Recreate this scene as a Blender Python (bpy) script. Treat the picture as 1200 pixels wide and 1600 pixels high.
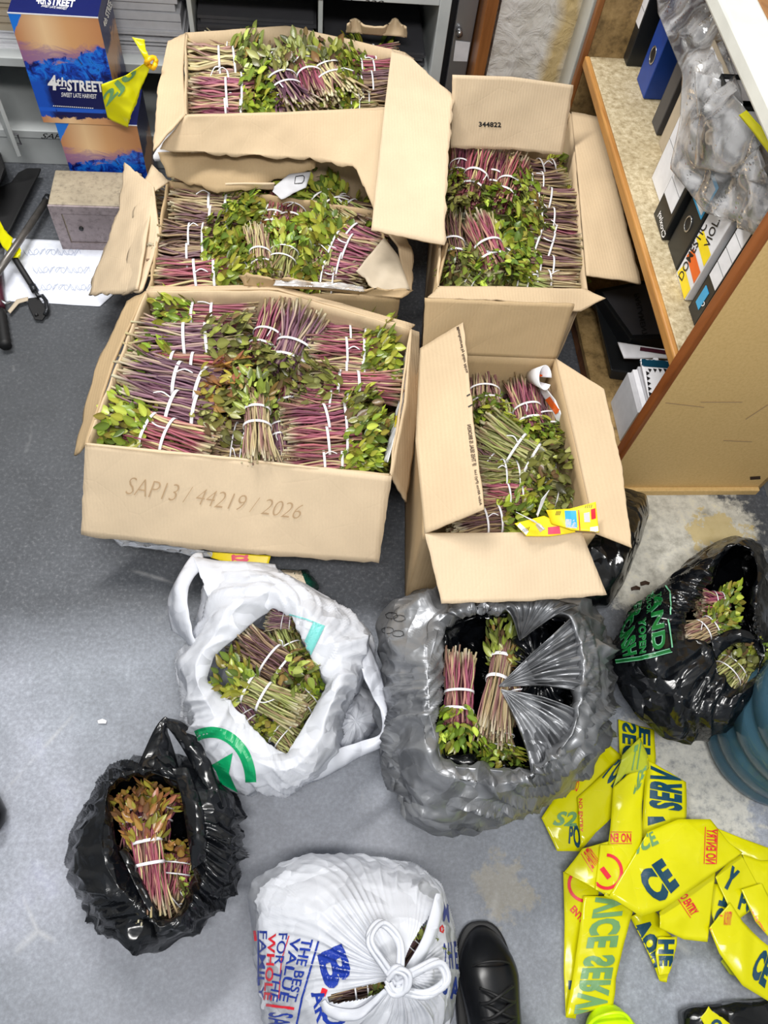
import bpy, bmesh, math, random
import numpy as np
from mathutils import Vector, Matrix, noise
from mathutils.bvhtree import BVHTree
for o in list(bpy.data.objects): bpy.data.objects.remove(o)
S = bpy.context.scene; COL = S.collection
# ------------------------------------------------------------------ camera, world, lights, exposure
CAM_H = 1.6; FPX = 1202.0
def _basis(nadir=(483, 1455), xv=(11756, 765)):
    dz = np.array([nadir[0]-600, nadir[1]-800, FPX]); dz /= np.linalg.norm(dz)
    dx = np.array([xv[0]-600, xv[1]-800, FPX]); dx -= dz*dx.dot(dz); dx /= np.linalg.norm(dx)
    return np.array([dx, np.cross(dx, dz), -dz])
RB = _basis()
cd = bpy.data.cameras.new('camera'); cam = bpy.data.objects.new('camera', cd); COL.objects.link(cam)
cd.sensor_fit = 'VERTICAL'; cd.sensor_height = 24; cd.lens = 24*FPX/1600; cd.clip_start = .02
M = Matrix.Identity(4)
for i in range(3):
    M[i][0] = RB[i][0]; M[i][1] = -RB[i][1]; M[i][2] = -RB[i][2]
M[2][3] = CAM_H
cam.matrix_world = M; S.camera = cam
w = bpy.data.worlds.new('world'); S.world = w; w.use_nodes = True
w.node_tree.nodes['Background'].inputs[0].default_value = (.86, .93, 1, 1)
w.node_tree.nodes['Background'].inputs[1].default_value = .29
def area(name, loc, sx, sy, power, target, col=(1, .98, .95)):
    l = bpy.data.lights.new(name, 'AREA'); l.shape = 'RECTANGLE'; l.size = sx; l.size_y = sy; l.energy = power; l.color = col
    o = bpy.data.objects.new(name, l); COL.objects.link(o); o.location = loc
    o.rotation_euler = (Vector(target)-Vector(loc)).to_track_quat('-Z', 'Y').to_euler(); return o
area('ceiling_tube_light', (-.55, 1.85, 2.45), 1.3, .2, 45, (-.1, 1.1, 0))
area('ceiling_tube_light', (.05, -.35, 2.6), 1.3, .3, 41, (.25, .8, 0))
S.view_settings.view_transform = 'Standard'; S.view_settings.look = 'None'; S.view_settings.gamma = 1
S.view_settings.use_curve_mapping = False; S.view_settings.exposure = 0.38

# ------------------------------------------------------------------ measuring: pixel of the photograph -> point of the room
def ray(x, y): return RB @ np.array([x-600, y-800, FPX])
def P(x, y, z=0.):
    r = ray(x, y); t = (z-CAM_H)/r[2]; return Vector((r[0]*t, r[1]*t, z))
def PY(x, y, Y):
    r = ray(x, y); t = Y/r[1]; return Vector((r[0]*t, Y, CAM_H+r[2]*t))
def PX(x, y, X):
    r = ray(x, y); t = X/r[0]; return Vector((X, r[1]*t, CAM_H+r[2]*t))
def pix(p):
    q = RB.T @ np.array([p[0], p[1], p[2]-CAM_H]); return q[0]/q[2]*FPX+600, q[1]/q[2]*FPX+800
# ------------------------------------------------------------------ materials
def srgb(r, g, b, a=1):
    f = lambda c: (c/255/12.92 if c/255 <= .04045 else ((c/255+.055)/1.055)**2.4)
    return (f(r), f(g), f(b), a)
class NT:
    def __init__(s, name):
        s.m = bpy.data.materials.new(name); s.m.use_nodes = True; s.t = s.m.node_tree; s.b = s.t.nodes['Principled BSDF']
        s.out = s.t.nodes['Material Output']
    def n(s, typ, **kw):
        o = s.t.nodes.new(typ)
        for k, v in kw.items():
            if k[0] == '_': o.inputs[k[1:].replace('_', ' ')].default_value = v
            else: setattr(o, k, v)
        return o
    def l(s, a, b): s.t.links.new(a, b)
    def co(s, kind='Object', scale=(1, 1, 1), rot=(0, 0, 0)):
        c = s.n('ShaderNodeTexCoord'); mp = s.n('ShaderNodeMapping'); s.l(c.outputs[kind], mp.inputs[0])
        mp.inputs['Scale'].default_value = scale; mp.inputs['Rotation'].default_value = rot; return mp.outputs[0]
    def noise(s, co, scale, detail=4, rough=.55, dist=0):
        t = s.n('ShaderNodeTexNoise'); s.l(co, t.inputs['Vector']); t.inputs['Scale'].default_value = scale
        t.inputs['Detail'].default_value = detail; t.inputs['Roughness'].default_value = rough; t.inputs['Distortion'].default_value = dist
        return t.outputs['Fac']
    def ramp(s, fac, stops, interp='LINEAR'):
        r = s.n('ShaderNodeValToRGB'); s.l(fac, r.inputs[0]); r.color_ramp.interpolation = interp
        e = r.color_ramp.elements
        while len(e) < len(stops): e.new(.5)
        for k, (p, c) in zip(e, stops): k.position = p; k.color = c if len(c) == 4 else (*c, 1)
        return r.outputs[0]
    def mix(s, fac, a, b, mode='MIX'):
        m = s.n('ShaderNodeMix'); m.data_type = 'RGBA'; m.blend_type = mode
        for sock, v in ((m.inputs[0], fac), (m.inputs[6], a), (m.inputs[7], b)):
            if hasattr(v, 'is_output'): s.l(v, sock)
            else: sock.default_value = v
        return m.outputs[2]
    def math(s, op, a, b=0.):
        m = s.n('ShaderNodeMath', operation=op)
        for k, v in ((0, a), (1, b)):
            if hasattr(v, 'is_output'): s.l(v, m.inputs[k])
            else: m.inputs[k].default_value = v
        return m.outputs[0]
    def color(s, c):
        if hasattr(c, 'is_output'): s.l(c, s.b.inputs['Base Color'])
        else: s.b.inputs['Base Color'].default_value = c
    def bump(s, h, strength=.3, dist=.002):
        b = s.n('ShaderNodeBump'); b.inputs['Strength'].default_value = strength; b.inputs['Distance'].default_value = dist
        s.l(h, b.inputs['Height']); s.l(b.outputs[0], s.b.inputs['Normal']); return b
    def set(s, **kw):
        for k, v in kw.items(): s.b.inputs[k.replace('_', ' ')].default_value = v
        return s
def plain(name, c, rough=.5, metal=0, nscale=0, namp=.12, bump=0, bscale=200, bdist=.001):
    t = NT(name); t.set(Roughness=rough, Metallic=metal); co = t.co()
    k = t.noise(co, nscale or 30, 5)
    lo = tuple(x*(1-namp) for x in c[:3])+(1,); hi = tuple(min(1, x*(1+namp)) for x in c[:3])+(1,)
    t.color(t.ramp(k, [(.3, lo), (.7, hi)]))
    if bump: t.bump(t.noise(co, bscale, 4), bump, bdist)
    return t.m
MT = {}
def m_card(name, c, stripes=0.05):
    t = NT(name); co = t.co(); t.set(Roughness=.75)
    a = t.noise(co, 6, 5); b = t.noise(co, 90, 3)
    base = t.mix(t.ramp(a, [(.3, (0, 0, 0, 1)), (.75, (1, 1, 1, 1))]), tuple(x*.9 for x in c[:3])+(1,), tuple(x*1.06 for x in c[:3])+(1,))
    fl = t.noise(t.co(scale=(1, 1, .15)), 260, 2)
    base = t.mix(t.ramp(fl, [(.35, (0, 0, 0, 1)), (.65, (.25, .25, .25, 1))]), base, tuple(x*.85 for x in c[:3])+(1,))
    t.color(base)
    wv = t.n('ShaderNodeTexWave', wave_type='BANDS'); t.l(t.co(scale=(1, .2, .05)), wv.inputs['Vector']); wv.inputs['Scale'].default_value = 45; wv.inputs['Distortion'].default_value = .6
    cr = t.n('ShaderNodeTexVoronoi', feature='DISTANCE_TO_EDGE'); t.l(t.co(), cr.inputs['Vector']); cr.inputs['Scale'].default_value = 9
    h = t.math('ADD', t.math('MULTIPLY', wv.outputs['Fac'], .12), t.math('MULTIPLY', t.ramp(cr.outputs[0], [(0, (0, 0, 0, 1)), (.02, (1, 1, 1, 1))]), .10))
    h = t.math('ADD', h, t.math('MULTIPLY', a, .8))
    t.bump(h, .35, .004); return t.m
MT['card'] = m_card('kraft_cardboard', srgb(204, 180, 146))
MT['card_tan'] = m_card('kraft_cardboard_darker', srgb(184, 158, 120))
MT['card_light'] = m_card('kraft_cardboard_pale', srgb(211, 189, 158))
def m_film(name, c, rough=.25, bs=26, bstr=.8, spec=.5, trans=0., coat=0):
    t = NT(name); co = t.co(); t.set(Roughness=rough, Specular_IOR_Level=spec, Coat_Weight=coat, Coat_Roughness=.12)
    wn = t.n('ShaderNodeTexNoise'); t.l(co, wn.inputs['Vector']); wn.inputs['Scale'].default_value = 7; wn.inputs['Detail'].default_value = 3
    mx = t.n('ShaderNodeVectorMath', operation='MULTIPLY_ADD'); t.l(wn.outputs['Color'], mx.inputs[0]); mx.inputs[1].default_value = (.12, .12, .12); t.l(co, mx.inputs[2])
    def rid(sc, st):
        mp = t.n('ShaderNodeMapping'); t.l(mx.outputs[0], mp.inputs[0]); mp.inputs['Scale'].default_value = st; mp.inputs['Rotation'].default_value = (.4, .7, .9)
        r = t.n('ShaderNodeTexNoise', noise_type='RIDGED_MULTIFRACTAL'); t.l(mp.outputs[0], r.inputs['Vector']); r.inputs['Scale'].default_value = sc; r.inputs['Detail'].default_value = 2; r.inputs['Roughness'].default_value = .4
        return r.outputs[0]
    def facet(sc, st, rot):
        mp = t.n('ShaderNodeMapping'); t.l(mx.outputs[0], mp.inputs[0]); mp.inputs['Scale'].default_value = st; mp.inputs['Rotation'].default_value = rot
        v = t.n('ShaderNodeTexVoronoi', feature='F1'); t.l(mp.outputs[0], v.inputs['Vector']); v.inputs['Scale'].default_value = sc
        a = t.n('ShaderNodeVectorMath', operation='SUBTRACT'); t.l(mp.outputs[0], a.inputs[0]); t.l(v.outputs['Position'], a.inputs[1])
        b = t.n('ShaderNodeVectorMath', operation='SUBTRACT'); t.l(v.outputs['Color'], b.inputs[0]); b.inputs[1].default_value = (.5, .5, .5)
        d = t.n('ShaderNodeVectorMath', operation='DOT_PRODUCT'); t.l(a.outputs[0], d.inputs[0]); t.l(b.outputs[0], d.inputs[1]); return d.outputs['Value']
    h = t.math('ADD', t.math('ADD', facet(bs, (1, .28, 1), (.3, .5, .9)), t.math('MULTIPLY', facet(bs*1.9, (.3, 1, .7), (.9, .2, -.5)), .8)), t.math('MULTIPLY', rid(bs*.5, (1, .5, 1)), .004))
    k = t.noise(co, 5, 4)
    t.color(t.ramp(k, [(.3, tuple(x*.86 for x in c[:3])+(1,)), (.7, c)]))
    t.bump(h, bstr, 1.)
    if trans:
        tr = t.n('ShaderNodeBsdfTranslucent'); tr.inputs[0].default_value = c
        mxs = t.n('ShaderNodeMixShader'); mxs.inputs[0].default_value = trans
        t.l(t.b.outputs[0], mxs.inputs[1]); t.l(tr.outputs[0], mxs.inputs[2]); t.l(mxs.outputs[0], t.out.inputs[0])
    return t.m
MT['black_film'] = m_film('black_plastic_film', srgb(14, 16, 20), .2, 24, .9, .6)
MT['grey_film'] = m_film('grey_plastic_film', srgb(150, 152, 156), .4, 14, .8, .7); MT['grey_film'].node_tree.nodes['Principled BSDF'].inputs['Metallic'].default_value = .6
MT['white_film'] = m_film('white_plastic_film', srgb(230, 233, 241), .34, 15, .55, .5, .25)
MT['inner_film'] = m_film('inner_plastic_film', srgb(12, 13, 16), .25, 30, .9, .5)
MT['tape'] = m_film('yellow_tape_film', srgb(238, 234, 16), .2, 12, .22, .5, .25)
MT['tape_back'] = m_film('yellow_tape_film_back', srgb(205, 214, 60), .22, 14, .25, .5, .25)
MT['neon'] = plain('neon_rubber', srgb(206, 250, 10), .35)
def m_clear(name, dens=.25):
    t = NT(name); t.t.nodes.remove(t.b); co = t.co()
    tr = t.n('ShaderNodeBsdfTransparent'); tr.inputs[0].default_value = (.97, .97, .97, 1)
    gl = t.n('ShaderNodeBsdfGlossy'); gl.inputs['Roughness'].default_value = .08
    df = t.n('ShaderNodeBsdfDiffuse'); df.inputs[0].default_value = (.9, .9, .92, 1)
    v = t.n('ShaderNodeTexNoise', noise_type='RIDGED_MULTIFRACTAL'); t.l(co, v.inputs['Vector']); v.inputs['Scale'].default_value = 7; v.inputs['Detail'].default_value = 1
    b = t.n('ShaderNodeBump'); b.inputs['Distance'].default_value = .008; b.inputs['Strength'].default_value = .6; t.l(v.outputs[0], b.inputs['Height'])
    t.l(b.outputs[0], gl.inputs['Normal'])
    fr = t.n('ShaderNodeFresnel'); fr.inputs[0].default_value = 1.5; t.l(b.outputs[0], fr.inputs['Normal'])
    k = t.ramp(t.noise(co, 11, 3, .5, 1.5), [(.4, (dens*.35,)*3+(1,)), (.66, (min(1, dens*2.4),)*3+(1,))])
    m1 = t.n('ShaderNodeMixShader'); t.l(k, m1.inputs[0]); t.l(tr.outputs[0], m1.inputs[1]); t.l(df.outputs[0], m1.inputs[2])
    m2 = t.n('ShaderNodeMixShader'); t.l(t.math('MULTIPLY', fr.outputs[0], .8), m2.inputs[0]); t.l(m1.outputs[0], m2.inputs[1]); t.l(gl.outputs[0], m2.inputs[2])
    t.l(m2.outputs[0], t.out.inputs[0]); return t.m
MT['clear'] = m_clear('clear_plastic_wrap', .15)
def m_attr(name, rough, bump=0, trans=0):
    t = NT(name); a = t.n('ShaderNodeAttribute', attribute_name='col'); oi = t.n('ShaderNodeObjectInfo')
    hs = t.n('ShaderNodeHueSaturation'); t.l(a.outputs['Color'], hs.inputs['Color'])
    t.l(t.math('ADD', t.math('MULTIPLY', oi.outputs['Random'], .32), .74), hs.inputs['Value'])
    t.l(t.math('ADD', t.math('MULTIPLY', oi.outputs['Random'], .03), .485), hs.inputs['Hue'])
    t.color(hs.outputs[0]); t.set(Roughness=rough)
    if bump: t.bump(t.noise(t.co(), 240, 2), bump, .001)
    if trans:
        tr = t.n('ShaderNodeBsdfTranslucent'); t.l(hs.outputs[0], tr.inputs[0])
        mxs = t.n('ShaderNodeMixShader'); mxs.inputs[0].default_value = trans
        t.l(t.b.outputs[0], mxs.inputs[1]); t.l(tr.outputs[0], mxs.inputs[2]); t.l(mxs.outputs[0], t.out.inputs[0])
    return t.m
MT['stem'] = m_attr('khat_stem', .5, .3); MT['leaf'] = m_attr('khat_leaf', .28, .2, .2)
MT['strap'] = plain('white_strap', srgb(238, 236, 240), .45)
for k, c, r in (('ink_blue', (22, 52, 150), .35), ('ink_red', (214, 30, 48), .35), ('ink_green', (0, 150, 92), .35), ('ink_teal', (10, 62, 84), .35),
                ('ink_teal_soft', (104, 150, 96), .35), ('ink_black', (20, 20, 22), .5), ('ink_white', (244, 244, 246), .5), ('ink_pencil', (172, 144, 110), .7),
                ('ink_dgreen', (18, 104, 44), .3), ('ink_pgreen', (120, 190, 150), .3), ('ink_aqua', (120, 200, 196), .4), ('ink_brown', (60, 40, 26), .7), ('ink_faint', (176, 184, 204), .6),
                ('ink_orange', (236, 106, 30), .4), ('ink_yellow', (250, 222, 30), .4), ('ink_sky', (60, 170, 225), .4), ('ink_pink', (230, 70, 100), .4), ('blue_vinyl', (14, 62, 148), .4),
                ('black_vinyl', (26, 29, 32), .35), ('grey_vinyl', (70, 70, 74), .4), ('beige_board', (186, 172, 150), .6), ('paper', (232, 232, 236), .7), ('paper_dim', (190, 190, 194), .8),
                ('leather', (14, 15, 18), .28), ('rubber', (16, 16, 18), .6), ('maroon', (74, 28, 44), .4), ('navy', (12, 22, 84), .4)):
    MT[k] = plain(k+'_surface', srgb(*c), r, 0, 40, .06)
def mat_emis(): pass
# ------------------------------------------------------------------ object helpers
def link(name, me, mat=None, parent=None, smooth=True):
    o = bpy.data.objects.new(name, me); COL.objects.link(o)
    if mat is not None: me.materials.append(mat)
    if smooth and len(me.polygons): me.polygons.foreach_set('use_smooth', [True]*len(me.polygons))
    if parent is not None: o.parent = parent; o.matrix_parent_inverse = parent.matrix_world.inverted()
    return o
def tag(o, label=None, cat=None, group=None, kind=None):
    if label: o['label'] = label
    if cat: o['category'] = cat
    if group: o['group'] = group
    if kind: o['kind'] = kind
    return o
def thing(name, loc, label, cat, group=None):
    o = bpy.data.objects.new(name, None); COL.objects.link(o); o.location = loc; o.empty_display_size = .05
    o.matrix_world = Matrix.Translation(loc); return tag(o, label, cat, group)
def mk(name, v, f, mat, parent=None, smooth=True):
    me = bpy.data.meshes.new(name); me.from_pydata([tuple(x) for x in v], [], f); me.update()
    return link(name, me, mat, parent, smooth)
class MB:
    def __init__(s): s.v = []; s.f = []
    def add(s, v, f):
        k = len(s.v); s.v += [Vector(x) for x in v]; s.f += [tuple(i+k for i in q) for q in f]; return s
    def box(s, a, b):
        x0, y0, z0 = a; x1, y1, z1 = b
        return s.add([(x0, y0, z0), (x1, y0, z0), (x1, y1, z0), (x0, y1, z0), (x0, y0, z1), (x1, y0, z1), (x1, y1, z1), (x0, y1, z1)],
                     [(0, 3, 2, 1), (4, 5, 6, 7), (0, 1, 5, 4), (1, 2, 6, 5), (2, 3, 7, 6), (3, 0, 4, 7)])
    def hexa(s, p):   # p: 8 points bottom loop, top loop
        return s.add(p, [(0, 3, 2, 1), (4, 5, 6, 7), (0, 1, 5, 4), (1, 2, 6, 5), (2, 3, 7, 6), (3, 0, 4, 7)])
    def tube(s, pts, r, n=8, cap=True):
        pts = [Vector(p) for p in pts]; m = len(pts); vs = []; fs = []; up = Vector((.13, .21, 1)).normalized()
        for i, p in enumerate(pts):
            d = (pts[min(i+1, m-1)]-pts[max(i-1, 0)]).normalized(); a = d.cross(up)
            if a.length < .05: a = d.cross(Vector((1, 0, 0)))
            a.normalize(); b = d.cross(a); rr = r[i] if isinstance(r, (list, tuple)) else r
            for k in range(n):
                t = 2*math.pi*k/n; vs.append(p+a*math.cos(t)*rr+b*math.sin(t)*rr)
        for i in range(m-1):
            for k in range(n): fs.append((i*n+k, i*n+(k+1) % n, (i+1)*n+(k+1) % n, (i+1)*n+k))
        if cap: fs.append(tuple(range(n-1, -1, -1))); fs.append(tuple((m-1)*n+k for k in range(n)))
        return s.add(vs, fs)
    def obj(s, name, mat, parent=None, smooth=False, bevel=0):
        o = mk(name, s.v, s.f, mat, parent, smooth)
        if bevel:
            b = o.modifiers.new('b', 'BEVEL'); b.width = bevel; b.segments = 2; b.limit_method = 'ANGLE'
        return o
def smoothpath(pts, n):
    pts = [Vector(p) for p in pts]; out = []
    if len(pts) < 3: return [pts[0].lerp(pts[-1], i/(n-1)) for i in range(n)]
    L = [0]
    for a, b in zip(pts, pts[1:]): L.append(L[-1]+max((b-a).length, 1e-6))
    for i in range(n):
        s = L[-1]*i/(n-1); k = 0
        while k < len(L)-2 and s > L[k+1]: k += 1
        t = (s-L[k])/(L[k+1]-L[k]); p0 = pts[max(k-1, 0)]; p1 = pts[k]; p2 = pts[k+1]; p3 = pts[min(k+2, len(pts)-1)]
        out.append(.5*((2*p1)+(p2-p0)*t+(2*p0-5*p1+4*p2-p3)*t*t+(3*p1-p0-3*p2+p3)*t**3))
    return out
def linpath(pts, n):
    pts = [Vector(p) for p in pts]; L = [0]
    for a, b in zip(pts, pts[1:]): L.append(L[-1]+max((b-a).length, 1e-6))
    out = []
    for i in range(n):
        s = L[-1]*i/(n-1); k = 0
        while k < len(L)-2 and s > L[k+1]: k += 1
        out.append(pts[k].lerp(pts[k+1], (s-L[k])/(L[k+1]-L[k])))
    return out
def tri(x): x = x-math.floor(x); return abs(2*x-1)
_rd = random.Random(5)
_CR = [(Vector((_rd.gauss(0, 1), _rd.gauss(0, 1), _rd.gauss(0, 1))).normalized(), _rd.uniform(5, 22), _rd.random()) for _ in range(9)]
def crumple(p, fs=1.):
    q = Vector(p)*fs; wv = noise.noise_vector(q*6)*.05; q = q+wv; s = 0; a = 0
    for d, f, ph in _CR:
        m = .5+.5*noise.noise(q*3+d*7); k = m/f*8; s += k*(tri(q.dot(d)*f+ph)-.5); a += k
    return s/max(a, .01)
def creases(p, fs=1.):
    q = Vector(p)*fs; q = q+noise.noise_vector(q*5)*.03; s = 0
    for d, f, ph in _CR:
        g = noise.noise(q*5+d*9)+.12
        if g > 0: s += min(1, g*4)*(8/f)*(tri(q.dot(d)*f*.8+ph)**5)
    return s*.8+.55*(1-2.4*abs(noise.noise(q*9)))+.3*(1-2.4*abs(noise.noise(q*21)))
def sheet(name, A, B, mat, parent, nu=24, nv=12, thick=.004, amp=.003, fs=1., jag=0., seed=0, smooth=True, curve=0., path=linpath, wr=0.):
    """a sheet stretched between two edge lines A and B, with real thickness, dents and (jag) torn edges"""
    a = path(A, nu); b = path(B, nu); vs = []; off = Vector((seed*1.7, seed*.9, seed*2.3))
    mid = []
    for i in range(nu):
        for j in range(nv):
            t = j/(nv-1); p = a[i].lerp(b[i], t); mid.append(p)
    g = lambda i, j: mid[i*nv+j]
    N = []
    for i in range(nu):
        for j in range(nv):
            du = g(min(i+1, nu-1), j)-g(max(i-1, 0), j); dv = g(i, min(j+1, nv-1))-g(i, max(j-1, 0)); n = du.cross(dv)
            if n.length < 1e-12: n = Vector((0, 0, 1))
            n.normalize()
            if n.z < 0 and abs(n.z) > .15: n = -n
            N.append(n)
    out = []
    for i in range(nu):
        for j in range(nv):
            p = g(i, j).copy(); n = N[i*nv+j]; t = j/(nv-1); u = i/(nu-1)
            e = min(1, min(u, 1-u, 1)*8+.3)
            p += n*(amp*2*crumple(p+off, fs)*min(1, t*5+.1)+curve*math.sin(math.pi*u)*math.sin(math.pi*t)+wr*noise.noise(p*9+off)*min(1, t*4))
            if jag and j == nv-1:
                dd = (g(i, nv-1)-g(i, nv-2)).normalized(); p += dd*jag*(noise.noise((p+off)*40)+.6*noise.noise((p+off)*130))
            if jag and i in (0, nu-1):
                dd = (g(1, j)-g(0, j)).normalized(); p += dd*jag*.6*noise.noise((p+off)*60)
            out.append(p)
    vs = [p+N[k]*thick*.5 for k, p in enumerate(out)]+[p-N[k]*thick*.5 for k, p in enumerate(out)]
    K = nu*nv; f = []
    for i in range(nu-1):
        for j in range(nv-1):
            q = (i*nv+j, (i+1)*nv+j, (i+1)*nv+j+1, i*nv+j+1); f.append(q); f.append(tuple(x+K for x in reversed(q)))
    for i in range(nu-1):
        for j in (0, nv-1):
            x, y = i*nv+j, (i+1)*nv+j; f.append((x, y, y+K, x+K) if j else (y, x, x+K, y+K))
    for j in range(nv-1):
        for i in (0, nu-1):
            x, y = i*nv+j, i*nv+j+1; f.append((x, y, y+K, x+K) if not i else (y, x, x+K, y+K))
    return mk(name, vs, f, mat, parent, smooth)
# ---- lettering: real letter shapes laid on a surface
_TC = {}
def glyphs(txt, bold=.0, shear=0.):
    k = (txt, bold, shear)
    if k not in _TC:
        c = bpy.data.curves.new('t', 'FONT'); c.body = txt; c.offset = bold*1.25; c.space_character = 1+max(0, bold)*2.2; c.shear = shear; c.resolution_u = 3; c.fill_mode = 'FRONT'
        o = bpy.data.objects.new('t', c); COL.objects.link(o); bpy.context.view_layer.update()
        me = bpy.data.meshes.new_from_object(o.evaluated_get(bpy.context.evaluated_depsgraph_get()))
        bm = bmesh.new(); bm.from_mesh(me); bmesh.ops.remove_doubles(bm, verts=bm.verts, dist=1e-5); bmesh.ops.triangulate(bm, faces=bm.faces)
        for _ in range(3):
            es = [e for e in bm.edges if e.calc_length() > .22]
            if not es: break
            bmesh.ops.subdivide_edges(bm, edges=es, cuts=1); bmesh.ops.triangulate(bm, faces=bm.faces)
        xs = [v.co.x for v in bm.verts]; ys = [v.co.y for v in bm.verts]
        x0, x1, y0, y1 = min(xs), max(xs), min(ys), max(ys); bm.verts.index_update()
        _TC[k] = ([((v.co.x-x0)/(x1-x0), (v.co.y-y0)/(y1-y0)) for v in bm.verts], [tuple(v.index for v in f.verts) for f in bm.faces], (x1-x0)/(y1-y0))
        bm.free(); bpy.data.objects.remove(o)
    return _TC[k]
def world_bvh(o):
    bpy.context.view_layer.update(); me = o.data; mw = o.matrix_world
    return BVHTree.FromPolygons([mw @ v.co for v in me.vertices], [tuple(p.vertices) for p in me.polygons])
_BV = {}
CO = Vector((0, 0, CAM_H))
def densify(pts, faces, m=5.):
    pts = [tuple(p) for p in pts]; F = []
    for f in faces:
        for i in range(1, len(f)-1): F.append((f[0], f[i], f[i+1]))
    for _ in range(5):
        cache = {}; out = []; done = True
        for f in F:
            e = [((f[i], f[(i+1) % 3])) for i in range(3)]; L = [math.dist(pts[a], pts[b]) for a, b in e]
            def mid(a, b):
                k = (min(a, b), max(a, b))
                if k not in cache: cache[k] = len(pts); pts.append(((pts[a][0]+pts[b][0])/2, (pts[a][1]+pts[b][1])/2))
                return cache[k]
            s = [l > m for l in L]; n = sum(s)
            if not n: out.append(f); continue
            done = False; a, b, c = f
            if n == 3: x, y, z = mid(a, b), mid(b, c), mid(c, a); out += [(a, x, z), (x, b, y), (z, y, c), (x, y, z)]
            elif n == 2:
                k = s.index(False); a, b, c = f[k], f[(k+1) % 3], f[(k+2) % 3]; y, z = mid(b, c), mid(c, a); out += [(a, b, y), (a, y, z), (z, y, c)]
            else:
                k = s.index(True); a, b, c = f[k], f[(k+1) % 3], f[(k+2) % 3]; x = mid(a, b); out += [(a, x, c), (x, b, c)]
        F = out
        if done: break
    return pts, F
def lay(pts_px, faces, target, mat, name, lift=.0008, parent=None, dz=None):
    """lay a flat pattern (given where the photo shows it) on the surface of target"""
    pts_px, faces = densify(pts_px, faces, 5 if len(target.data.vertices) > 300 else 14)
    if target.name not in _BV: _BV[target.name] = world_bvh(target)
    bv = _BV[target.name]; out = []; ok = []
    for (x, y) in pts_px:
        r = Vector(ray(x, y)).normalized(); h = bv.ray_cast(CO, r)
        if h[0] is None: out.append(Vector((0, 0, 0))); ok.append(False)
        else:
            n = h[1]; n = -n if n.dot(r) > 0 else n
            out.append(h[0]+n*lift-r*lift); ok.append(True)
    fs = [f for f in faces if all(ok[i] for i in f) and max((out[f[i]]-out[f[i-1]]).length for i in range(len(f))) < .12]
    used = sorted({i for f in fs for i in f}); mp = {u: i for i, u in enumerate(used)}
    if not fs: return None
    o = mk(name, [out[u] for u in used], [tuple(mp[i] for i in f) for f in fs], mat, parent or target, False)
    return o
def quadmap(q, u, v):
    a, b, c, d = [Vector((*p, 0)) for p in q]   # a=bottom-left b=bottom-right c=top-right d=top-left of the lettering
    p = (a*(1-u)+b*u)*(1-v)+(d*(1-u)+c*u)*v; return (p.x, p.y)
def write(txt, q, target, ink, name='printed_text', bold=.02, shear=0., lift=.0008, parent=None):
    vs, fs, _ = glyphs(txt, bold, shear)
    return lay([quadmap(q, u, v) for u, v in vs], fs, target, MT[ink], name, lift, parent)
def patch(poly, target, ink, name='printed_mark', n=9, lift=.0006, parent=None):
    """filled quadrilateral patch"""
    pts = [quadmap(poly, i/(n-1), j/(n-1)) for i in range(n) for j in range(n)]
    fs = [(i*n+j, (i+1)*n+j, (i+1)*n+j+1, i*n+j+1) for i in range(n-1) for j in range(n-1)]
    return lay(pts, fs, target, MT[ink] if isinstance(ink, str) else ink, name, lift, parent)
def band(path, wpx, target, ink, name='printed_mark', lift=.0007, closed=False, parent=None):
    """printed line of width wpx pixels along a pixel path"""
    pts = [Vector((*p, 0)) for p in path]; L = linpath(pts, max(6, int(sum((b-a).length for a, b in zip(pts, pts[1:]))/5)))
    v = []; f = []
    for i, p in enumerate(L):
        d = (L[min(i+1, len(L)-1)]-L[max(i-1, 0)]).normalized(); n = Vector((-d.y, d.x, 0))*(wpx/2)
        v += [((p+n).x, (p+n).y), ((p-n).x, (p-n).y)]
    f = [(2*i, 2*i+1, 2*i+3, 2*i+2) for i in range(len(L)-1)]
    return lay(v, f, target, MT[ink], name, lift, parent)
def arc(cx, cy, rx, ry, a0, a1, n=30):
    return [(cx+rx*math.cos(math.radians(a0+(a1-a0)*i/(n-1))), cy+ry*math.sin(math.radians(a0+(a1-a0)*i/(n-1)))) for i in range(n)]
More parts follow.
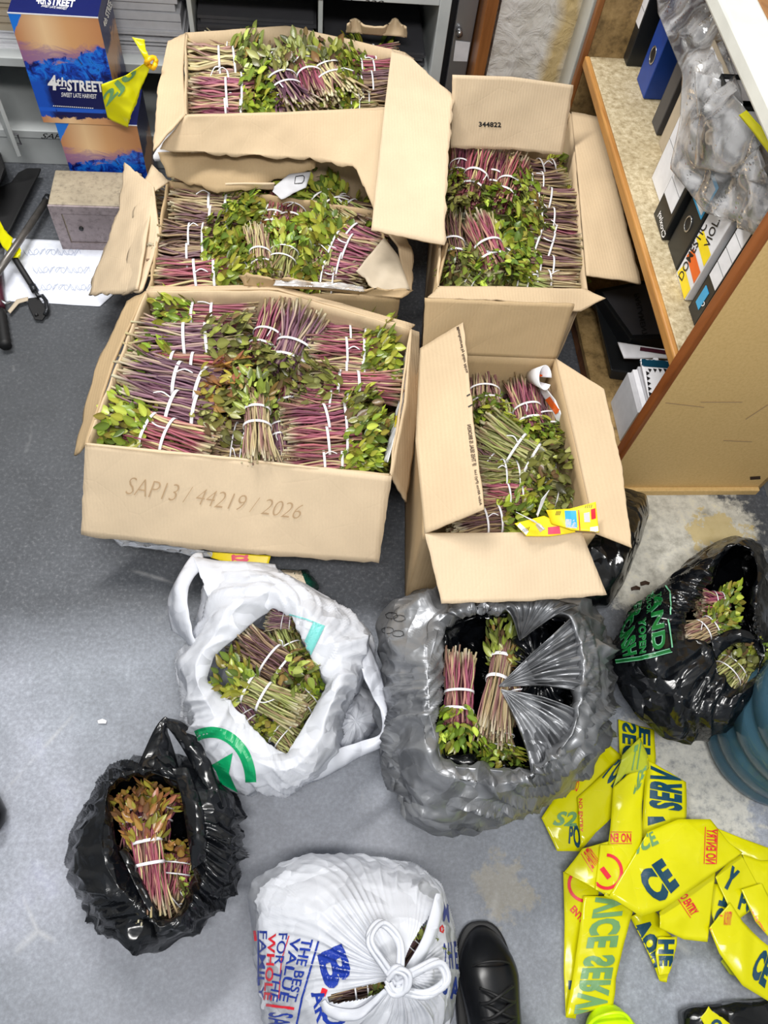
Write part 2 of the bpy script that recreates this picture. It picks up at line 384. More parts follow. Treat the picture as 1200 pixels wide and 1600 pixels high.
# ------------------------------------------------------------------ the room
def structure(o): o['kind'] = 'structure'; return o
def floor_mat():
    t = NT('worn_grey_floor'); co = t.co(); t.set(Roughness=.55, Specular_IOR_Level=.3)
    big = t.noise(co, 1.6, 4, .6, .4); mid = t.noise(co, 9, 6, .65, .6); fine = t.noise(co, 120, 5, .7)
    c = t.ramp(big, [(.3, srgb(124, 128, 134)), (.5, srgb(163, 168, 176)), (.68, srgb(192, 195, 206))])
    c = t.mix(t.ramp(mid, [(.35, (0, 0, 0, 1)), (.7, (1, 1, 1, 1))]), t.mix(.28, c, srgb(92, 94, 98), 'MIX'), c)
    c = t.mix(.42, c, t.ramp(fine, [(.35, srgb(92, 94, 100)), (.5, srgb(140, 143, 150)), (.72, srgb(200, 203, 208))]), 'OVERLAY')
    def spot(x, y, r, soft=.3, nz=.28, sc=6, sx=1, sy=1):
        mp = t.n('ShaderNodeMapping'); tc = t.n('ShaderNodeTexCoord'); t.l(tc.outputs['Object'], mp.inputs[0])
        mp.inputs['Location'].default_value = (-x*sx/r, -y*sy/r, 0); mp.inputs['Scale'].default_value = (sx/r, sy/r, 0)
        ln = t.n('ShaderNodeVectorMath', operation='LENGTH'); t.l(mp.outputs[0], ln.inputs[0])
        d = t.math('ADD', ln.outputs['Value'], t.math('MULTIPLY', t.math('SUBTRACT', t.noise(co, sc, 6, .7), .5), nz*6))
        return t.ramp(d, [(1-soft, (1, 1, 1, 1)), (1+soft*.4, (0, 0, 0, 1))])
    # bare rough screed at the back, painted floor in front of an uneven edge
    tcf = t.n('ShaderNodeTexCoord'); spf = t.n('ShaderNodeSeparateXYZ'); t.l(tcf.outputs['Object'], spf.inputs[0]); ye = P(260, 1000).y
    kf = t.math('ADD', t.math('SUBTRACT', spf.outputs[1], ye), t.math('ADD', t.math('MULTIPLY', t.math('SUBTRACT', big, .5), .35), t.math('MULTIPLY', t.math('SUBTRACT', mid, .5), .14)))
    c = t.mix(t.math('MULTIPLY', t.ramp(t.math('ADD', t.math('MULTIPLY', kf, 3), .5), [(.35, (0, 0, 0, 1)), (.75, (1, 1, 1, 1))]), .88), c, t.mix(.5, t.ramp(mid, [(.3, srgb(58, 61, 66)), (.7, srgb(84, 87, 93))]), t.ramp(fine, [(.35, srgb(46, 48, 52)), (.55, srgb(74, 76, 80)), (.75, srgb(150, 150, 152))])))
    # darker worn ground by the shelves, pale spilled paint on the right
    p = P(40, 560); c = t.mix(t.math('MULTIPLY', spot(p.x, p.y, .6, .7, .1, 5), .5), c, srgb(66, 68, 70))
    p = P(1060, 860); c = t.mix(spot(p.x, p.y, .24, .15, .2, 14), c, t.ramp(t.noise(co, 30, 6, .7), [(.3, srgb(160, 158, 148)), (.55, srgb(214, 212, 202)), (.75, srgb(232, 226, 200))]))
    p = P(1090, 1240); c = t.mix(t.math('MULTIPLY', spot(p.x, p.y, .17, .2, .35, 16, 1.2, .7), .7), c, t.ramp(t.noise(co, 44, 6, .75), [(.35, srgb(140, 140, 136)), (.5, srgb(200, 197, 186)), (.7, srgb(222, 218, 204))]))
    p = P(1120, 830); c = t.mix(t.math('MULTIPLY', spot(p.x, p.y, .08, .15, .5, 26, 1, 1.6), .8), c, srgb(206, 186, 128))
    p = P(790, 1390); c = t.mix(t.math('MULTIPLY', spot(p.x, p.y, .06, .3, .5, 22), .28), c, srgb(188, 172, 130))
    p = P(420, 1500); c = t.mix(t.math('MULTIPLY', spot(p.x, p.y, .6, .8, .1, 4), .35), c, srgb(158, 158, 166))
    vo = t.n('ShaderNodeTexVoronoi', feature='DISTANCE_TO_EDGE'); t.l(co, vo.inputs['Vector']); vo.inputs['Scale'].default_value = 2.2
    ln = t.math('MULTIPLY', t.ramp(vo.outputs[0], [(0, (1, 1, 1, 1)), (.012, (0, 0, 0, 1))]), t.ramp(t.noise(co, 5, 4), [(.55, (0, 0, 0, 1)), (.65, (1, 1, 1, 1))]))
    c = t.mix(t.math('MULTIPLY', ln, .35), c, srgb(206, 206, 206))
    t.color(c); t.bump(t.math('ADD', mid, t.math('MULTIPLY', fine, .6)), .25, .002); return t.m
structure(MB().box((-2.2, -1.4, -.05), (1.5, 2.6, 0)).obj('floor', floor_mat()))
def plaster_mat():
    t = NT('rough_plaster'); co = t.co(); t.set(Roughness=.7)
    n1 = t.noise(co, 22, 6, .6, 1.2); v = t.n('ShaderNodeTexVoronoi', feature='SMOOTH_F1'); t.l(co, v.inputs['Vector']); v.inputs['Scale'].default_value = 30
    c = t.ramp(n1, [(.3, srgb(222, 218, 208)), (.6, srgb(246, 244, 240))])
    mp = t.n('ShaderNodeSeparateXYZ'); tc = t.n('ShaderNodeTexCoord'); t.l(tc.outputs['Object'], mp.inputs[0])
    k = t.math('SUBTRACT', 1, t.math('MULTIPLY', t.math('ABSOLUTE', t.math('SUBTRACT', t.math('ADD', mp.outputs[0], t.math('MULTIPLY', t.noise(co, 8, 4), .06)), .74)), 16))
    c = t.mix(t.math('MULTIPLY', t.ramp(k, [(.2, (0, 0, 0, 1)), (.8, (1, 1, 1, 1))]), .8), c, srgb(214, 182, 102))
    t.color(c); t.bump(t.math('ADD', n1, v.outputs['Distance']), .9, .012); return t.m
PL = plaster_mat()
structure(MB().box((.52, 2.12, 0), (.735, 2.5, 2.3)).obj('wall_back', PL))
MT['wallpaint'] = plain('grey_wall_paint', srgb(150, 150, 146), .7, 0, 8, .08)
structure(MB().box((-2.2, 2.5, 0), (.52, 2.56, 2.3)).obj('wall_rear', MT['wallpaint']))
structure(MB().box((1.16, -1.4, 0), (1.22, 2.5, 2.3)).obj('wall_right', MT['wallpaint']))
structure(MB().box((-1.9, -1.4, 0), (-1.84, 2.5, 2.3)).obj('wall_left', MT['wallpaint']))
def wood(name, a, b, sc=14, ax=(1, 1, .12), rough=.45):
    t = NT(name); t.set(Roughness=rough); n = t.noise(t.co(scale=ax), sc, 6, .6, 1.4)
    t.color(t.ramp(n, [(.3, a), (.7, b)])); t.bump(n, .2, .002); return t.m
MT['wood_brown'] = wood('brown_wood', srgb(112, 64, 28), srgb(160, 104, 54))
MT['wood_oak'] = wood('honey_wood_edge', srgb(158, 104, 48), srgb(208, 156, 88), 14, (1, .12, 1))
MT['wood_red'] = wood('reddish_wood_edge', srgb(110, 56, 22), srgb(158, 92, 44), 16)
MT['wood_top'] = wood('scuffed_brown_wood_top', srgb(96, 58, 36), srgb(190, 140, 84), 7, (1, .4, 1))
def board_mat(name, a, b, c3, sc, bump=.4):
    t = NT(name); t.set(Roughness=.6); co = t.co(); n = t.noise(co, sc, 6, .75); m2 = t.noise(co, sc*.12, 4, .6)
    c = t.ramp(n, [(.3, a), (.5, b), (.72, c3)]); c = t.mix(t.math('MULTIPLY', t.ramp(m2, [(.5, (0, 0, 0, 1)), (.72, (1, 1, 1, 1))]), .45 if sc < 100 else .2), c, a)
    t.color(c); t.bump(n, bump, .002); return t.m
MT['chip'] = board_mat('particle_board', srgb(140, 122, 88), srgb(190, 174, 140), srgb(226, 214, 184), 70)
MT['hard'] = board_mat('tan_hardboard', srgb(200, 166, 106), srgb(214, 180, 120), srgb(222, 190, 132), 150, .12)
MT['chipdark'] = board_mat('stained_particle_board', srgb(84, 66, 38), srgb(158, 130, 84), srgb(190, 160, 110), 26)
MT['whitepaint'] = plain('chipped_white_paint', srgb(214, 214, 206), .45, 0, 12, .08, .2, 60)
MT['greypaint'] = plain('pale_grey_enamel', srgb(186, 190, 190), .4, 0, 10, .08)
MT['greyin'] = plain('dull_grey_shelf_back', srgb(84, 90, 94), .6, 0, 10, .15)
tr = structure(MB().box((.735, 2.04, 0), (.79, 2.5, 2.3)).obj('trim_1', MT['whitepaint'], None, False, .003))
structure(MB().box((.462, 2.03, 0), (.492, 2.5, 2.3)).obj('trim_2', MT['wood_brown'], None, False, .002))
structure(MB().box((.492, 2.3, 0), (.53, 2.5, 2.3)).obj('gap_shade_strip', plain('gap_shade_colour', srgb(40, 30, 22), .7)))  # recessed filler between post and plaster, shade of the open gap put into its colour
structure(MB().box((.79, 2.04, 0), (1.16, 2.5, 2.3)).obj('wall_corner', MT['wallpaint']))
# ---- grey pigeonhole cabinet along the back wall
CY = 2.06
pc = thing('pigeonhole_cabinet', (-.5, CY, 0), 'pale grey painted pigeonhole cabinet against the back wall, full of paper', 'cabinet')
X0, X1 = -1.35, .345; TOPZ = .92
levels = [.09, .30, .515, .72, .90]
def cab(name, a, b, m='greypaint'): return MB().box(a, b).obj(name, MT[m], pc, False, .002)
pl = cab('plinth', (X0, CY-.005, 0), (X1, CY+.3, .09)); 
shelfs = []
for i, z in enumerate(levels): shelfs.append(cab('shelf_board', (X0, CY-.012, z), (X1, CY+.34, z+.024)))
cab('side_panel', (X1, CY-.016, 0), (X1+.03, CY+.36, TOPZ+.02)); cab('side_panel', (X0-.03, CY-.016, 0), (X0, CY+.36, TOPZ+.02))
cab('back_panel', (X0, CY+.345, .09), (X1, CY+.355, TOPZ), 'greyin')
for z0, z1 in zip(levels, levels[1:]):
    for x in (-.985, -.635, -.285, .045): cab('divider', (x-.006, CY+.004, z0+.024), (x+.006, CY+.34, z1))
STICK = plain('white_label_strip', srgb(222, 222, 218), .6)
write('SAP', [(64, 216), (96, 217), (96, 209), (65, 208)], shelfs[0], 'ink_black', bold=0, shear=.3)
write('AFFIDAVIT', [(-4, 117), (60, 119), (58, 108), (-4, 104)], shelfs[1], 'ink_black', bold=.02)
write('SPH   328', [(512, 6), (598, 10), (600, 1), (514, -3)], shelfs[2], 'ink_black', bold=0, shear=.3)
rnd = random.Random(11)
def paper_stack(x0, x1, z, h, lab, n=14, m='paper_dim', y0=None):
    b = MB(); zz = z; y0 = y0 or CY+.03
    for i in range(n):
        dz = h/n; dx = rnd.uniform(-.006, .006); b.box((x0+dx, y0+rnd.uniform(-.008, .008), zz), (x1+dx, CY+.3, zz+dz*.86)); zz += dz
    o = b.obj('paper_stack', MT[m]); return tag(o, lab, 'paper stack', 'paper stacks in the pigeonholes')
paper_stack(-.62, -.31, .324, .07, 'fat stack of grey-white paper behind the wine carton and taped rag', 12)
paper_stack(-.96, -.66, .324, .05, 'stack of paper on the shelf marked affidavit, left of the wine carton', 9, 'paper')
paper_stack(-.96, -.67, .374, .085, 'brownish files lying on the paper above the affidavit strip', 5, 'beige_board')
paper_stack(-.61, -.32, .394, .09, 'upper grey files on the stack behind the wine carton', 4, 'paper_dim')
paper_stack(-.27, .03, .324, .11, 'dark grey folder stack in the pigeonhole behind the rear carton, left one', 12, 'grey_vinyl')
paper_stack(.06, .33, .324, .05, 'thin grey folder stack in the pigeonhole behind the rear carton, right one', 6, 'grey_vinyl')
sd = thing('cabinet_door', (-.86, CY-.02, .12), 'small open grey metal pigeonhole door at the left picture edge', 'door')
MB().hexa([(-.845, CY-.02, .115), (-.79, CY-.13, .115), (-.78, CY-.125, .115), (-.835, CY-.015, .115), (-.845, CY-.02, .29), (-.79, CY-.13, .29), (-.78, CY-.125, .29), (-.835, CY-.015, .29)]).obj('door_leaf', MT['greypaint'], sd, False, .002)
MB().tube([(-.782, CY-.12, .15), (-.772, CY-.12, .15), (-.772, CY-.12, .18), (-.782, CY-.12, .18)], .003, 6).obj('latch', MT['grey_vinyl'], sd)
# ---- steel locker
MT['steel'] = plain('brushed_steel', srgb(170, 174, 180), .3, .75, 8, .1); MT['steel_dark'] = plain('dark_steel', srgb(52, 54, 58), .35, .6, 8, .15)
MT['chrome'] = plain('worn_chrome', srgb(200, 200, 200), .2, .9)
lk = thing('steel_locker', (.42, 2.12, 0), 'shiny grey steel locker with round lock between cabinet and brown post', 'locker')
MB().box((.378, 2.13, 0), (.46, 2.5, 1.3)).obj('body', MT['steel_dark'], lk, False, .002)
MB().box((.405, 2.112, .02), (.458, 2.13, 1.28)).obj('door', MT['steel'], lk, False, .002)
kx = PY(717, 48, 2.11)
MB().tube([(kx.x, 2.113, kx.z), (kx.x, 2.092, kx.z)], .009, 14).obj('lock', MT['chrome'], lk, True)
patch([(708, 95), (733, 96), (738, 66), (712, 63)], lk.children[1], 'paper', 'paper_label', lift=.001)

# ------------------------------------------------------------------ khat bundles
SC = {'red': [(142, 66, 86), (164, 88, 102), (122, 60, 76), (184, 134, 120), (192, 176, 128), (150, 76, 98), (120, 84, 72)],
      'purple': [(118, 78, 98), (96, 64, 82), (138, 98, 114), (160, 130, 124), (108, 72, 88), (176, 156, 132)],
      'brown': [(118, 92, 74), (142, 116, 88), (92, 68, 60), (164, 142, 104), (110, 74, 78)],
      'tan': [(170, 146, 112), (186, 168, 124), (150, 110, 104), (196, 182, 140), (158, 120, 108)],
      'green': [(150, 156, 86), (172, 172, 108), (128, 130, 74), (182, 178, 128), (140, 118, 84)]}
LC = {'lime': [(148, 166, 48), (120, 142, 42), (176, 188, 74), (92, 114, 38), (158, 160, 56), (134, 124, 48), (104, 122, 40)],
      'olive': [(122, 126, 60), (98, 100, 50), (144, 144, 74), (170, 174, 108), (112, 90, 58), (142, 152, 68), (84, 84, 46)],
      'bronze': [(150, 104, 56), (166, 128, 60), (124, 88, 56), (176, 166, 66), (170, 108, 80), (140, 136, 54)],
      'mix': [(132, 146, 52), (104, 112, 50), (152, 162, 70), (144, 114, 64), (104, 80, 56), (168, 176, 88), (88, 96, 44)]}
def colour_mesh(me, cols):
    a = me.color_attributes.new('col', 'FLOAT_COLOR', 'POINT')
    a.data.foreach_set('color', np.array(cols, dtype=np.float32).ravel())
def make_bundle_meshes(seed, sc, lc, flare, nst=82, nlf=160, blocky=1.0):
    """along +x: cut ends at 0, ties at .42 and .6, leaf tips at 1; radius 1 around the ties is the unit, so x and y,z scale apart"""
    r = random.Random(seed); b = MB(); cols = []
    asp = .075                                   # build with length 1 = 0.27 m and half-width .5 = .035 m; store real metres
    Lm, Rm = .27, .03
    for i in range(nst):
        a = r.uniform(0, 2*math.pi); q = math.sqrt(r.uniform(.12, 1)) if i > nst*.25 else r.uniform(.85, 1)
        y, z = math.cos(a)*q, math.sin(a)*q; c = srgb(*r.choice(SC[sc])); x0 = r.uniform(-.03, .07); fl = flare*r.uniform(.7, 1.3)
        aj = a+r.uniform(-.25, .25); y0, z0 = math.cos(aj)*q*fl, math.sin(aj)*q*fl; rr = r.uniform(.0015, .0024)*1.05
        pts = []; m = 7
        for k in range(m):
            x = x0+(.74-x0)*k/(m-1); t = max(0, 1-x/.44); s = t**1.3; s2 = max(0, (x-.6)/.3)
            yy = y*(1-s)+y0*s; zz = z*(1-s)+z0*s; yy *= 1+.45*s2; zz *= 1+.3*s2
            wob = .09*math.sin(k*1.3+i*1.7)
            pts.append(((x*Lm), (yy+wob)*Rm, (zz*.8+wob*.6)*Rm))
        n0 = len(b.v); b.tube(pts, [rr*1.1]+[rr]*(m-1), 5)
        tip = srgb(*r.choice([(206, 196, 158), (188, 172, 128), (150, 120, 100), (214, 206, 176)]))
        for k in range(m):
            f = r.uniform(.75, 1.2)
            for _ in range(5): cols.append(tip if k == 0 else tuple(min(1, x*f) for x in c[:3])+(1,))
    me1 = bpy.data.meshes.new('stems'); me1.from_pydata([tuple(v) for v in b.v], [], b.f); colour_mesh(me1, cols)
    me1.materials.append(MT['stem']); me1.polygons.foreach_set('use_smooth', [True]*len(me1.polygons))
    b = MB(); cols = []
    for i in range(nlf):
        x = r.uniform(.60, .97)*Lm; a = r.uniform(0, 2*math.pi); u = (x/Lm-.58)/.4
        q = (1+.85*min(1, u*1.6)-.35*max(0, u-.6))*math.sqrt(r.uniform(.25, 1))
        base = Vector((x-.012, math.cos(a)*q*Rm, math.sin(a)*q*Rm*.82))
        d = Vector((r.uniform(.35, 1), math.cos(a)*r.uniform(.0, .8)+r.uniform(-.4, .4), math.sin(a)*r.uniform(0, .7)+r.uniform(-.25, .3))).normalized()
        out = Vector((0, math.cos(a), math.sin(a)+.35)).normalized(); side = d.cross(out)
        side = (side+out*r.uniform(-.5, .5)).normalized(); nn = side.cross(d).normalized()
        L = r.uniform(.017, .036)*blocky; W = L*r.uniform(.2, .29); curl = r.uniform(-.25, .15); vs = []; K = 6
        for k in range(K):
            t = k/(K-1); wd = W*math.sin(math.pi*min(1, t*.92+.06))**.8*(1.15-.4*t); c = base+d*L*t+nn*(curl*L*t*t)
            vs += [c-side*wd+nn*wd*.28, c-nn*wd*.12, c+side*wd+nn*wd*.28]
        fs = []
        for k in range(K-1):
            o = k*3; fs += [(o, o+1, o+4, o+3), (o+1, o+2, o+5, o+4)]
        b.add(vs, fs); c = srgb(*r.choice(LC[lc])); f = r.uniform(.75, 1.3); c = tuple(min(1, x*f) for x in c[:3])+(1,)
        lite = tuple(min(1, x*1.35+.02) for x in c[:3])+(1,)
        for k in range(K): cols += [c, lite, c]
    me2 = bpy.data.meshes.new('leaves'); me2.from_pydata([tuple(v) for v in b.v], [], b.f); colour_mesh(me2, cols)
    me2.materials.append(MT['leaf']); me2.polygons.foreach_set('use_smooth', [True]*len(me2.polygons))
    def strap(x, wd, seed, tail):
        b = MB(); rr = random.Random(seed); n = 26; vs = []; fs = []; tl = rr.uniform(-.12, .12); hw = .0034
        for k in range(n):
            a = 2*math.pi*k/n; yy = math.cos(a)*Rm*1.09; zz = math.sin(a)*Rm*.8*1.12; xx = x*Lm+yy*tl
            vs += [(xx-hw, yy, zz), (xx+hw, yy, zz), (xx+hw, yy*1.035, zz*1.035), (xx-hw, yy*1.035, zz*1.035)]
        for k in range(n):
            o = 4*k; q = 4*((k+1) % n)
            for j in range(4): fs.append((o+j, q+j, q+(j+1) % 4, o+(j+1) % 4))
        b.add(vs, fs)
        if tail:
            a = rr.uniform(.9, 2.2); p = Vector((x*Lm, math.cos(a)*Rm*1.12, math.sin(a)*Rm*.92)); e = p+Vector((rr.choice((-1, 1))*.035, rr.uniform(-.02, .02), .004))
            b.tube(smoothpath([p, p.lerp(e, .5)+Vector((0, .004, .006)), e], 8), .0013, 5)
        me = bpy.data.meshes.new('strap'); me.from_pydata([tuple(v) for v in b.v], [], b.f); me.materials.append(MT['strap'])
        me.polygons.foreach_set('use_smooth', [True]*len(me.polygons)); return me
    return me1, me2, strap(.42, 1, seed, seed % 2), strap(.6, 1, seed+50, False)
KINDS = {}
for i, (k, sc, lc, fl) in enumerate((('red', 'red', 'olive', 1.25), ('redl', 'red', 'lime', 1.15), ('pur', 'purple', 'olive', 1.6), ('purb', 'purple', 'bronze', 1.4), ('bro', 'brown', 'mix', 1.3),
                                     ('brol', 'brown', 'lime', 1.3), ('tan', 'tan', 'mix', 1.5), ('tanl', 'tan', 'lime', 1.2), ('gre', 'green', 'lime', 1.2), ('grd', 'green', 'olive', 1.25), ('brz', 'red', 'bronze', 1.3))):
    KINDS[k] = [make_bundle_meshes(100+i*7+j, sc, lc, fl) for j in range(2)]
_protos = {}
def bundle_proto(kind, var):
    me = KINDS[kind][var]; root = bpy.data.objects.new('khat_bundle', None); COL.objects.link(root); root.empty_display_size = .03
    for nm, m in (('stems', me[0]), ('leaves', me[1]), ('strap', me[2]), ('strap', me[3])):
        o = bpy.data.objects.new(nm, m); COL.objects.link(o); o.parent = root
    return root
cnt = 0
def bundle(cut, leaf, wpx, kind, z, label, group, dz=0., roll=None, lz=None):
    """one tied bundle lying from its cut ends to its leaf tips; z = height of its middle"""
    global cnt; cnt += 1
    key = (kind, cnt % 2)
    if key not in _protos: root = _protos[key] = bundle_proto(*key)
    else:
        src = _protos[key]; root = src.copy(); COL.objects.link(root)
        for ch in src.children:
            c = ch.copy(); COL.objects.link(c); c.parent = root
    a = P(*cut, z-dz/2); b = P(*leaf, z+dz/2); d = b-a; L = d.length
    m = ((cut[0]+leaf[0])/2, (cut[1]+leaf[1])/2); n = Vector((-(leaf[1]-cut[1]), leaf[0]-cut[0])).normalized()*(wpx/2)
    wm = (P(m[0]+n.x, m[1]+n.y, z)-P(m[0]-n.x, m[1]-n.y, z)).length
    x = d.normalized(); y = Vector((0, 0, 1)).cross(x).normalized(); zz = x.cross(y)
    yaw = math.degrees(math.atan2(d.y, d.x)); s = wm/.064; zs = min(max(s, .6), 1.05)
    R = Matrix((x, y, zz)).transposed().to_4x4()
    ro = (cnt*2.399) % .7-.35
    root.matrix_world = Matrix.Translation(a) @ R @ Matrix.Rotation(ro, 4, 'X') @ Matrix.Diagonal((L/.27, s, zs, 1))
    return tag(root, label, 'herb bundle', group)
# ------------------------------------------------------------------ cartons
def carton(name, rim, zr, label, z0=0., amp=.003, jag=0., shrink=.0, mat='card', wr=0., mids=None):
    """rim = pixel corners back-left, back-right, front-right, front-left at height zr (or per-corner heights)"""
    zs = zr if isinstance(zr, (list, tuple)) else [zr]*4
    T = [P(x, y, z) for (x, y), z in zip(rim, zs)]; c = sum(T, Vector())/4
    B = [Vector((p.x+(c.x-p.x)*shrink, p.y+(c.y-p.y)*shrink, z0+.003)) for p in T]
    t = thing(name, (c.x, c.y, z0), label, 'carton'); w = []
    for i in range(4):
        j = (i+1) % 4; top = [T[i]]+([P(*q, zq) for (q, zq) in (mids or {}).get(i, [])])+[T[j]]
        w.append(sheet('side_wall', [B[i], B[j]], top, MT[mat], t, 30, 14, .0045, amp, 1.2, jag if i != 9 else 0, i+len(name)))
    MB().add(B, [(0, 1, 2, 3)]).obj('carton_base', MT[mat], t); 
    return t, w, T
def flap(t, A, B, amp=.002, jag=0., mat='card', nu=26, nv=12, seed=0, curve=0., fs=1.2, wr=0., name='flap', thick=.0045):
    return sheet(name, A, B, MT[mat], t, nu, nv, thick, amp, fs, jag, seed, True, curve, linpath, wr)
Q = lambda pts, z: [P(x, y, z if not isinstance(z, (list, tuple)) else z[i]) for i, (x, y) in enumerate(pts)]
# -- A: big carton at the front left
ZA = .285
A, AW, AT = carton('cardboard_carton', [(228, 455), (642, 514), (610, 742), (135, 694)], ZA, 'largest wide open carton in front left, handwriting on its hanging front flap', amp=.004, mids={0: [((430, 455), ZA)]})
# rim lips folded outwards
flap(A, Q([(228, 455), (180, 560), (135, 694)], ZA), Q([(200, 470), (148, 580), (116, 712)], [ZA-.02, ZA-.04, ZA-.04]), .004, .008, 'card_tan', seed=3)
flap(A, Q([(642, 514), (632, 630), (610, 742)], ZA), Q([(655, 520), (652, 650), (634, 784)], [ZA-.03, ZA-.06, ZA-.1]), .003, .006, 'card', seed=4)
flap(A, Q([(228, 455), (430, 452), (642, 514)], ZA), Q([(232, 449), (430, 446), (648, 508)], [ZA-.01]*3), .002, .003, 'card', seed=8)
AF = flap(A, Q([(134, 692), (370, 715), (612, 744)], [ZA, ZA, ZA]), Q([(127, 836), (350, 862), (592, 880)], [.13, .13, .13]), .0022, .004, 'card_light', 40, 16, seed=5)
write('SAP13 / 44219 / 2026', [(196, 772), (470, 812), (474, 788), (198, 744)], AF, 'ink_pencil', 'handwriting', bold=-.014, shear=.35)
# torn printed paper and cling film sticking out under the flap
pl_ = sheet('printed_wrapper', Q([(322, 862), (424, 868)], [.10, .10]), Q([(330, 872), (372, 880), (418, 886)], [.09]*3), MT['ink_yellow'], None, 20, 8, .001, .003, 1, .003)
tag(pl_, 'torn yellow and pink printed wrapper poking out below the front left carton flap', 'wrapper'); band(arc(375, 872, 12, 5, 0, 350), 7, pl_, 'ink_pink')
cf = sheet('cling_film', Q([(165, 838), (330, 862)], .125), Q([(190, 852), (330, 872)], .11), MT['clear'], None, 30, 8, .0006, .008, 2, .006)
tag(cf, 'scrap of clear film hanging under the left of the handwritten carton flap', 'plastic film')
# white newsprint lining at the right wall
ln = sheet('paper_lining', Q([(640, 545), (628, 640), (606, 722)], ZA-.012), Q([(632, 550), (620, 640), (598, 722)], ZA-.055), MT['paper'], None, 30, 6, .001, .006, 2, .004)
tag(ln, 'crumpled white paper lining along the right wall of the front left carton', 'paper'); band([(623, 650), (620, 668)], 8, ln, 'ink_yellow'); band([(627, 640), (625, 650)], 5, ln, 'ink_orange')
# -- B: torn carton behind it
ZB = .27
B_, BW, BT = carton('cardboard_carton', [(262, 282), (590, 330), (625, 462), (232, 456)], ZB, 'ragged torn carton in the middle left, crumpled flap spread out to its left', amp=.006, jag=.004, mat='card_tan')
flap(B_, Q([(240, 290), (250, 370), (222, 455)], [ZB+.005, ZB, ZB]), Q([(196, 254), (186, 330), (158, 400), (140, 462)], [.24, .2, .13, .1]), .009, .012, 'card_light', 34, 20, 11, .01, 1.1)
flap(B_, Q([(264, 284), (240, 300), (228, 380), (215, 452)], [ZB]*4), Q([(238, 258), (216, 300), (204, 380), (190, 462)], [.26, .25, .22, .2]), .007, .004, 'card_light', 24, 8, 12)
flap(B_, Q([(382, 446), (500, 452), (628, 466)], [ZB+.01, ZB+.01, ZB+.01]), Q([(372, 430), (440, 436), (520, 446), (560, 452), (648, 452)], [ZB+.03, ZB+.04, ZB+.035, ZB+.03, ZB+.02]), .007, .01, 'card_tan', 36, 12, 13)
flap(B_, Q([(600, 372), (622, 400), (640, 452)], [ZB+.03, ZB+.02, ZB]), Q([(556, 425), (572, 438), (590, 462)], [ZB+.02, ZB+.01, ZB]), .005, .004, 'beige_board', 20, 12, 14)
flap(B_, Q([(596, 352), (622, 385), (632, 455)], [ZB]*3), Q([(628, 360), (646, 400), (644, 455)], [ZB-.02]*3), .006, .008, 'card', 20, 8, 15)
# back flap of B, bent up: brown strip with torn lower edge
flap(B_, Q([(246, 238), (330, 236), (420, 242), (496, 250)], [.33]*4), Q([(262, 278), (340, 300), (400, 296), (430, 282), (492, 262)], [.29, .285, .285, .29, .31]), .007, .008, 'card_tan', 40, 12, 16, .012)
flap(B_, Q([(352, 287), (430, 286)], .30), Q([(345, 293), (428, 296)], .28), .004, .004, 'card_light', 24, 6, 17)
newsp = sheet('newspaper_scrap', Q([(428, 292), (452, 272), (486, 268)], [.30, .31, .31]), Q([(426, 300), (440, 312), (478, 292)], [.3, .3, .3]), MT['paper_dim'], None, 18, 10, .001, .006, 1.5, .003)
tag(newsp, 'grey newspaper scrap at the back edge of the torn middle carton', 'newspaper')
band([(462, 276), (476, 274), (474, 286), (460, 287), (462, 276)], 1.2, newsp, 'ink_black')
cfb = sheet('cling_film', Q([(425, 446), (500, 449), (570, 456)], ZB+.05), Q([(430, 438), (510, 440), (566, 448)], ZB+.055), MT['clear'], None, 30, 8, .0006, .008, 2, .006)
tag(cfb, 'clear film lying along the front edge of the torn middle carton', 'plastic film')
# -- C: tall carton at the back
ZC = .43
C, CW, CT = carton('cardboard_carton', [(290, 52), (632, 82), (606, 170), (290, 180)], ZC, 'rear carton against the pigeonhole cabinet with long front flap hanging down', amp=.004, mids={0: [((450, 40), ZC)]})
flap(C, Q([(290, 180), (440, 176), (606, 168)], ZC), Q([(246, 236), (330, 240), (430, 246), (500, 250), (556, 262), (572, 300), (585, 330)], [.37, .36, .36, .36, .36, .34, .33]), .004, .008, 'card', 46, 18, 21)
flap(C, Q([(290, 52), (286, 110), (290, 180)], ZC), Q([(262, 66), (246, 140), (240, 236)], [.44, .42, .4]), .004, .006, 'card', 26, 14, 22)
flap(C, Q([(612, 78), (600, 175), (580, 360)], [ZC+.03, ZC+.02, ZC-.06]), Q([(640, 90), (708, 150), (700, 260), (695, 384)], [ZC+.03, ZC+.02, ZC+.0, ZC-.06]), .003, .005, 'card_light', 40, 22, 23)
flap(C, Q([(606, 170), (632, 82)], ZC), Q([(615, 178), (648, 92)], [ZC-.03, ZC-.03]), .005, .006, 'card', 20, 8, 24)
torn = flap(C, Q([(540, 50), (636, 58)], [ZC, ZC]), Q([(543, 38), (556, 28), (568, 40), (600, 42), (618, 28), (634, 44)], [ZC+.03]*6), .004, .004, 'card', 30, 8, 25)
wb = sheet('white_sheet', Q([(262, 250), (290, 182)], [.25, .37]), Q([(242, 252), (238, 245), (258, 210), (284, 178)], [.25, .26, .3, .36]), MT['paper'], None, 20, 8, .002, .004, 1)
tag(wb, 'white paper sheet stuck under the left corner of the rear carton', 'paper')
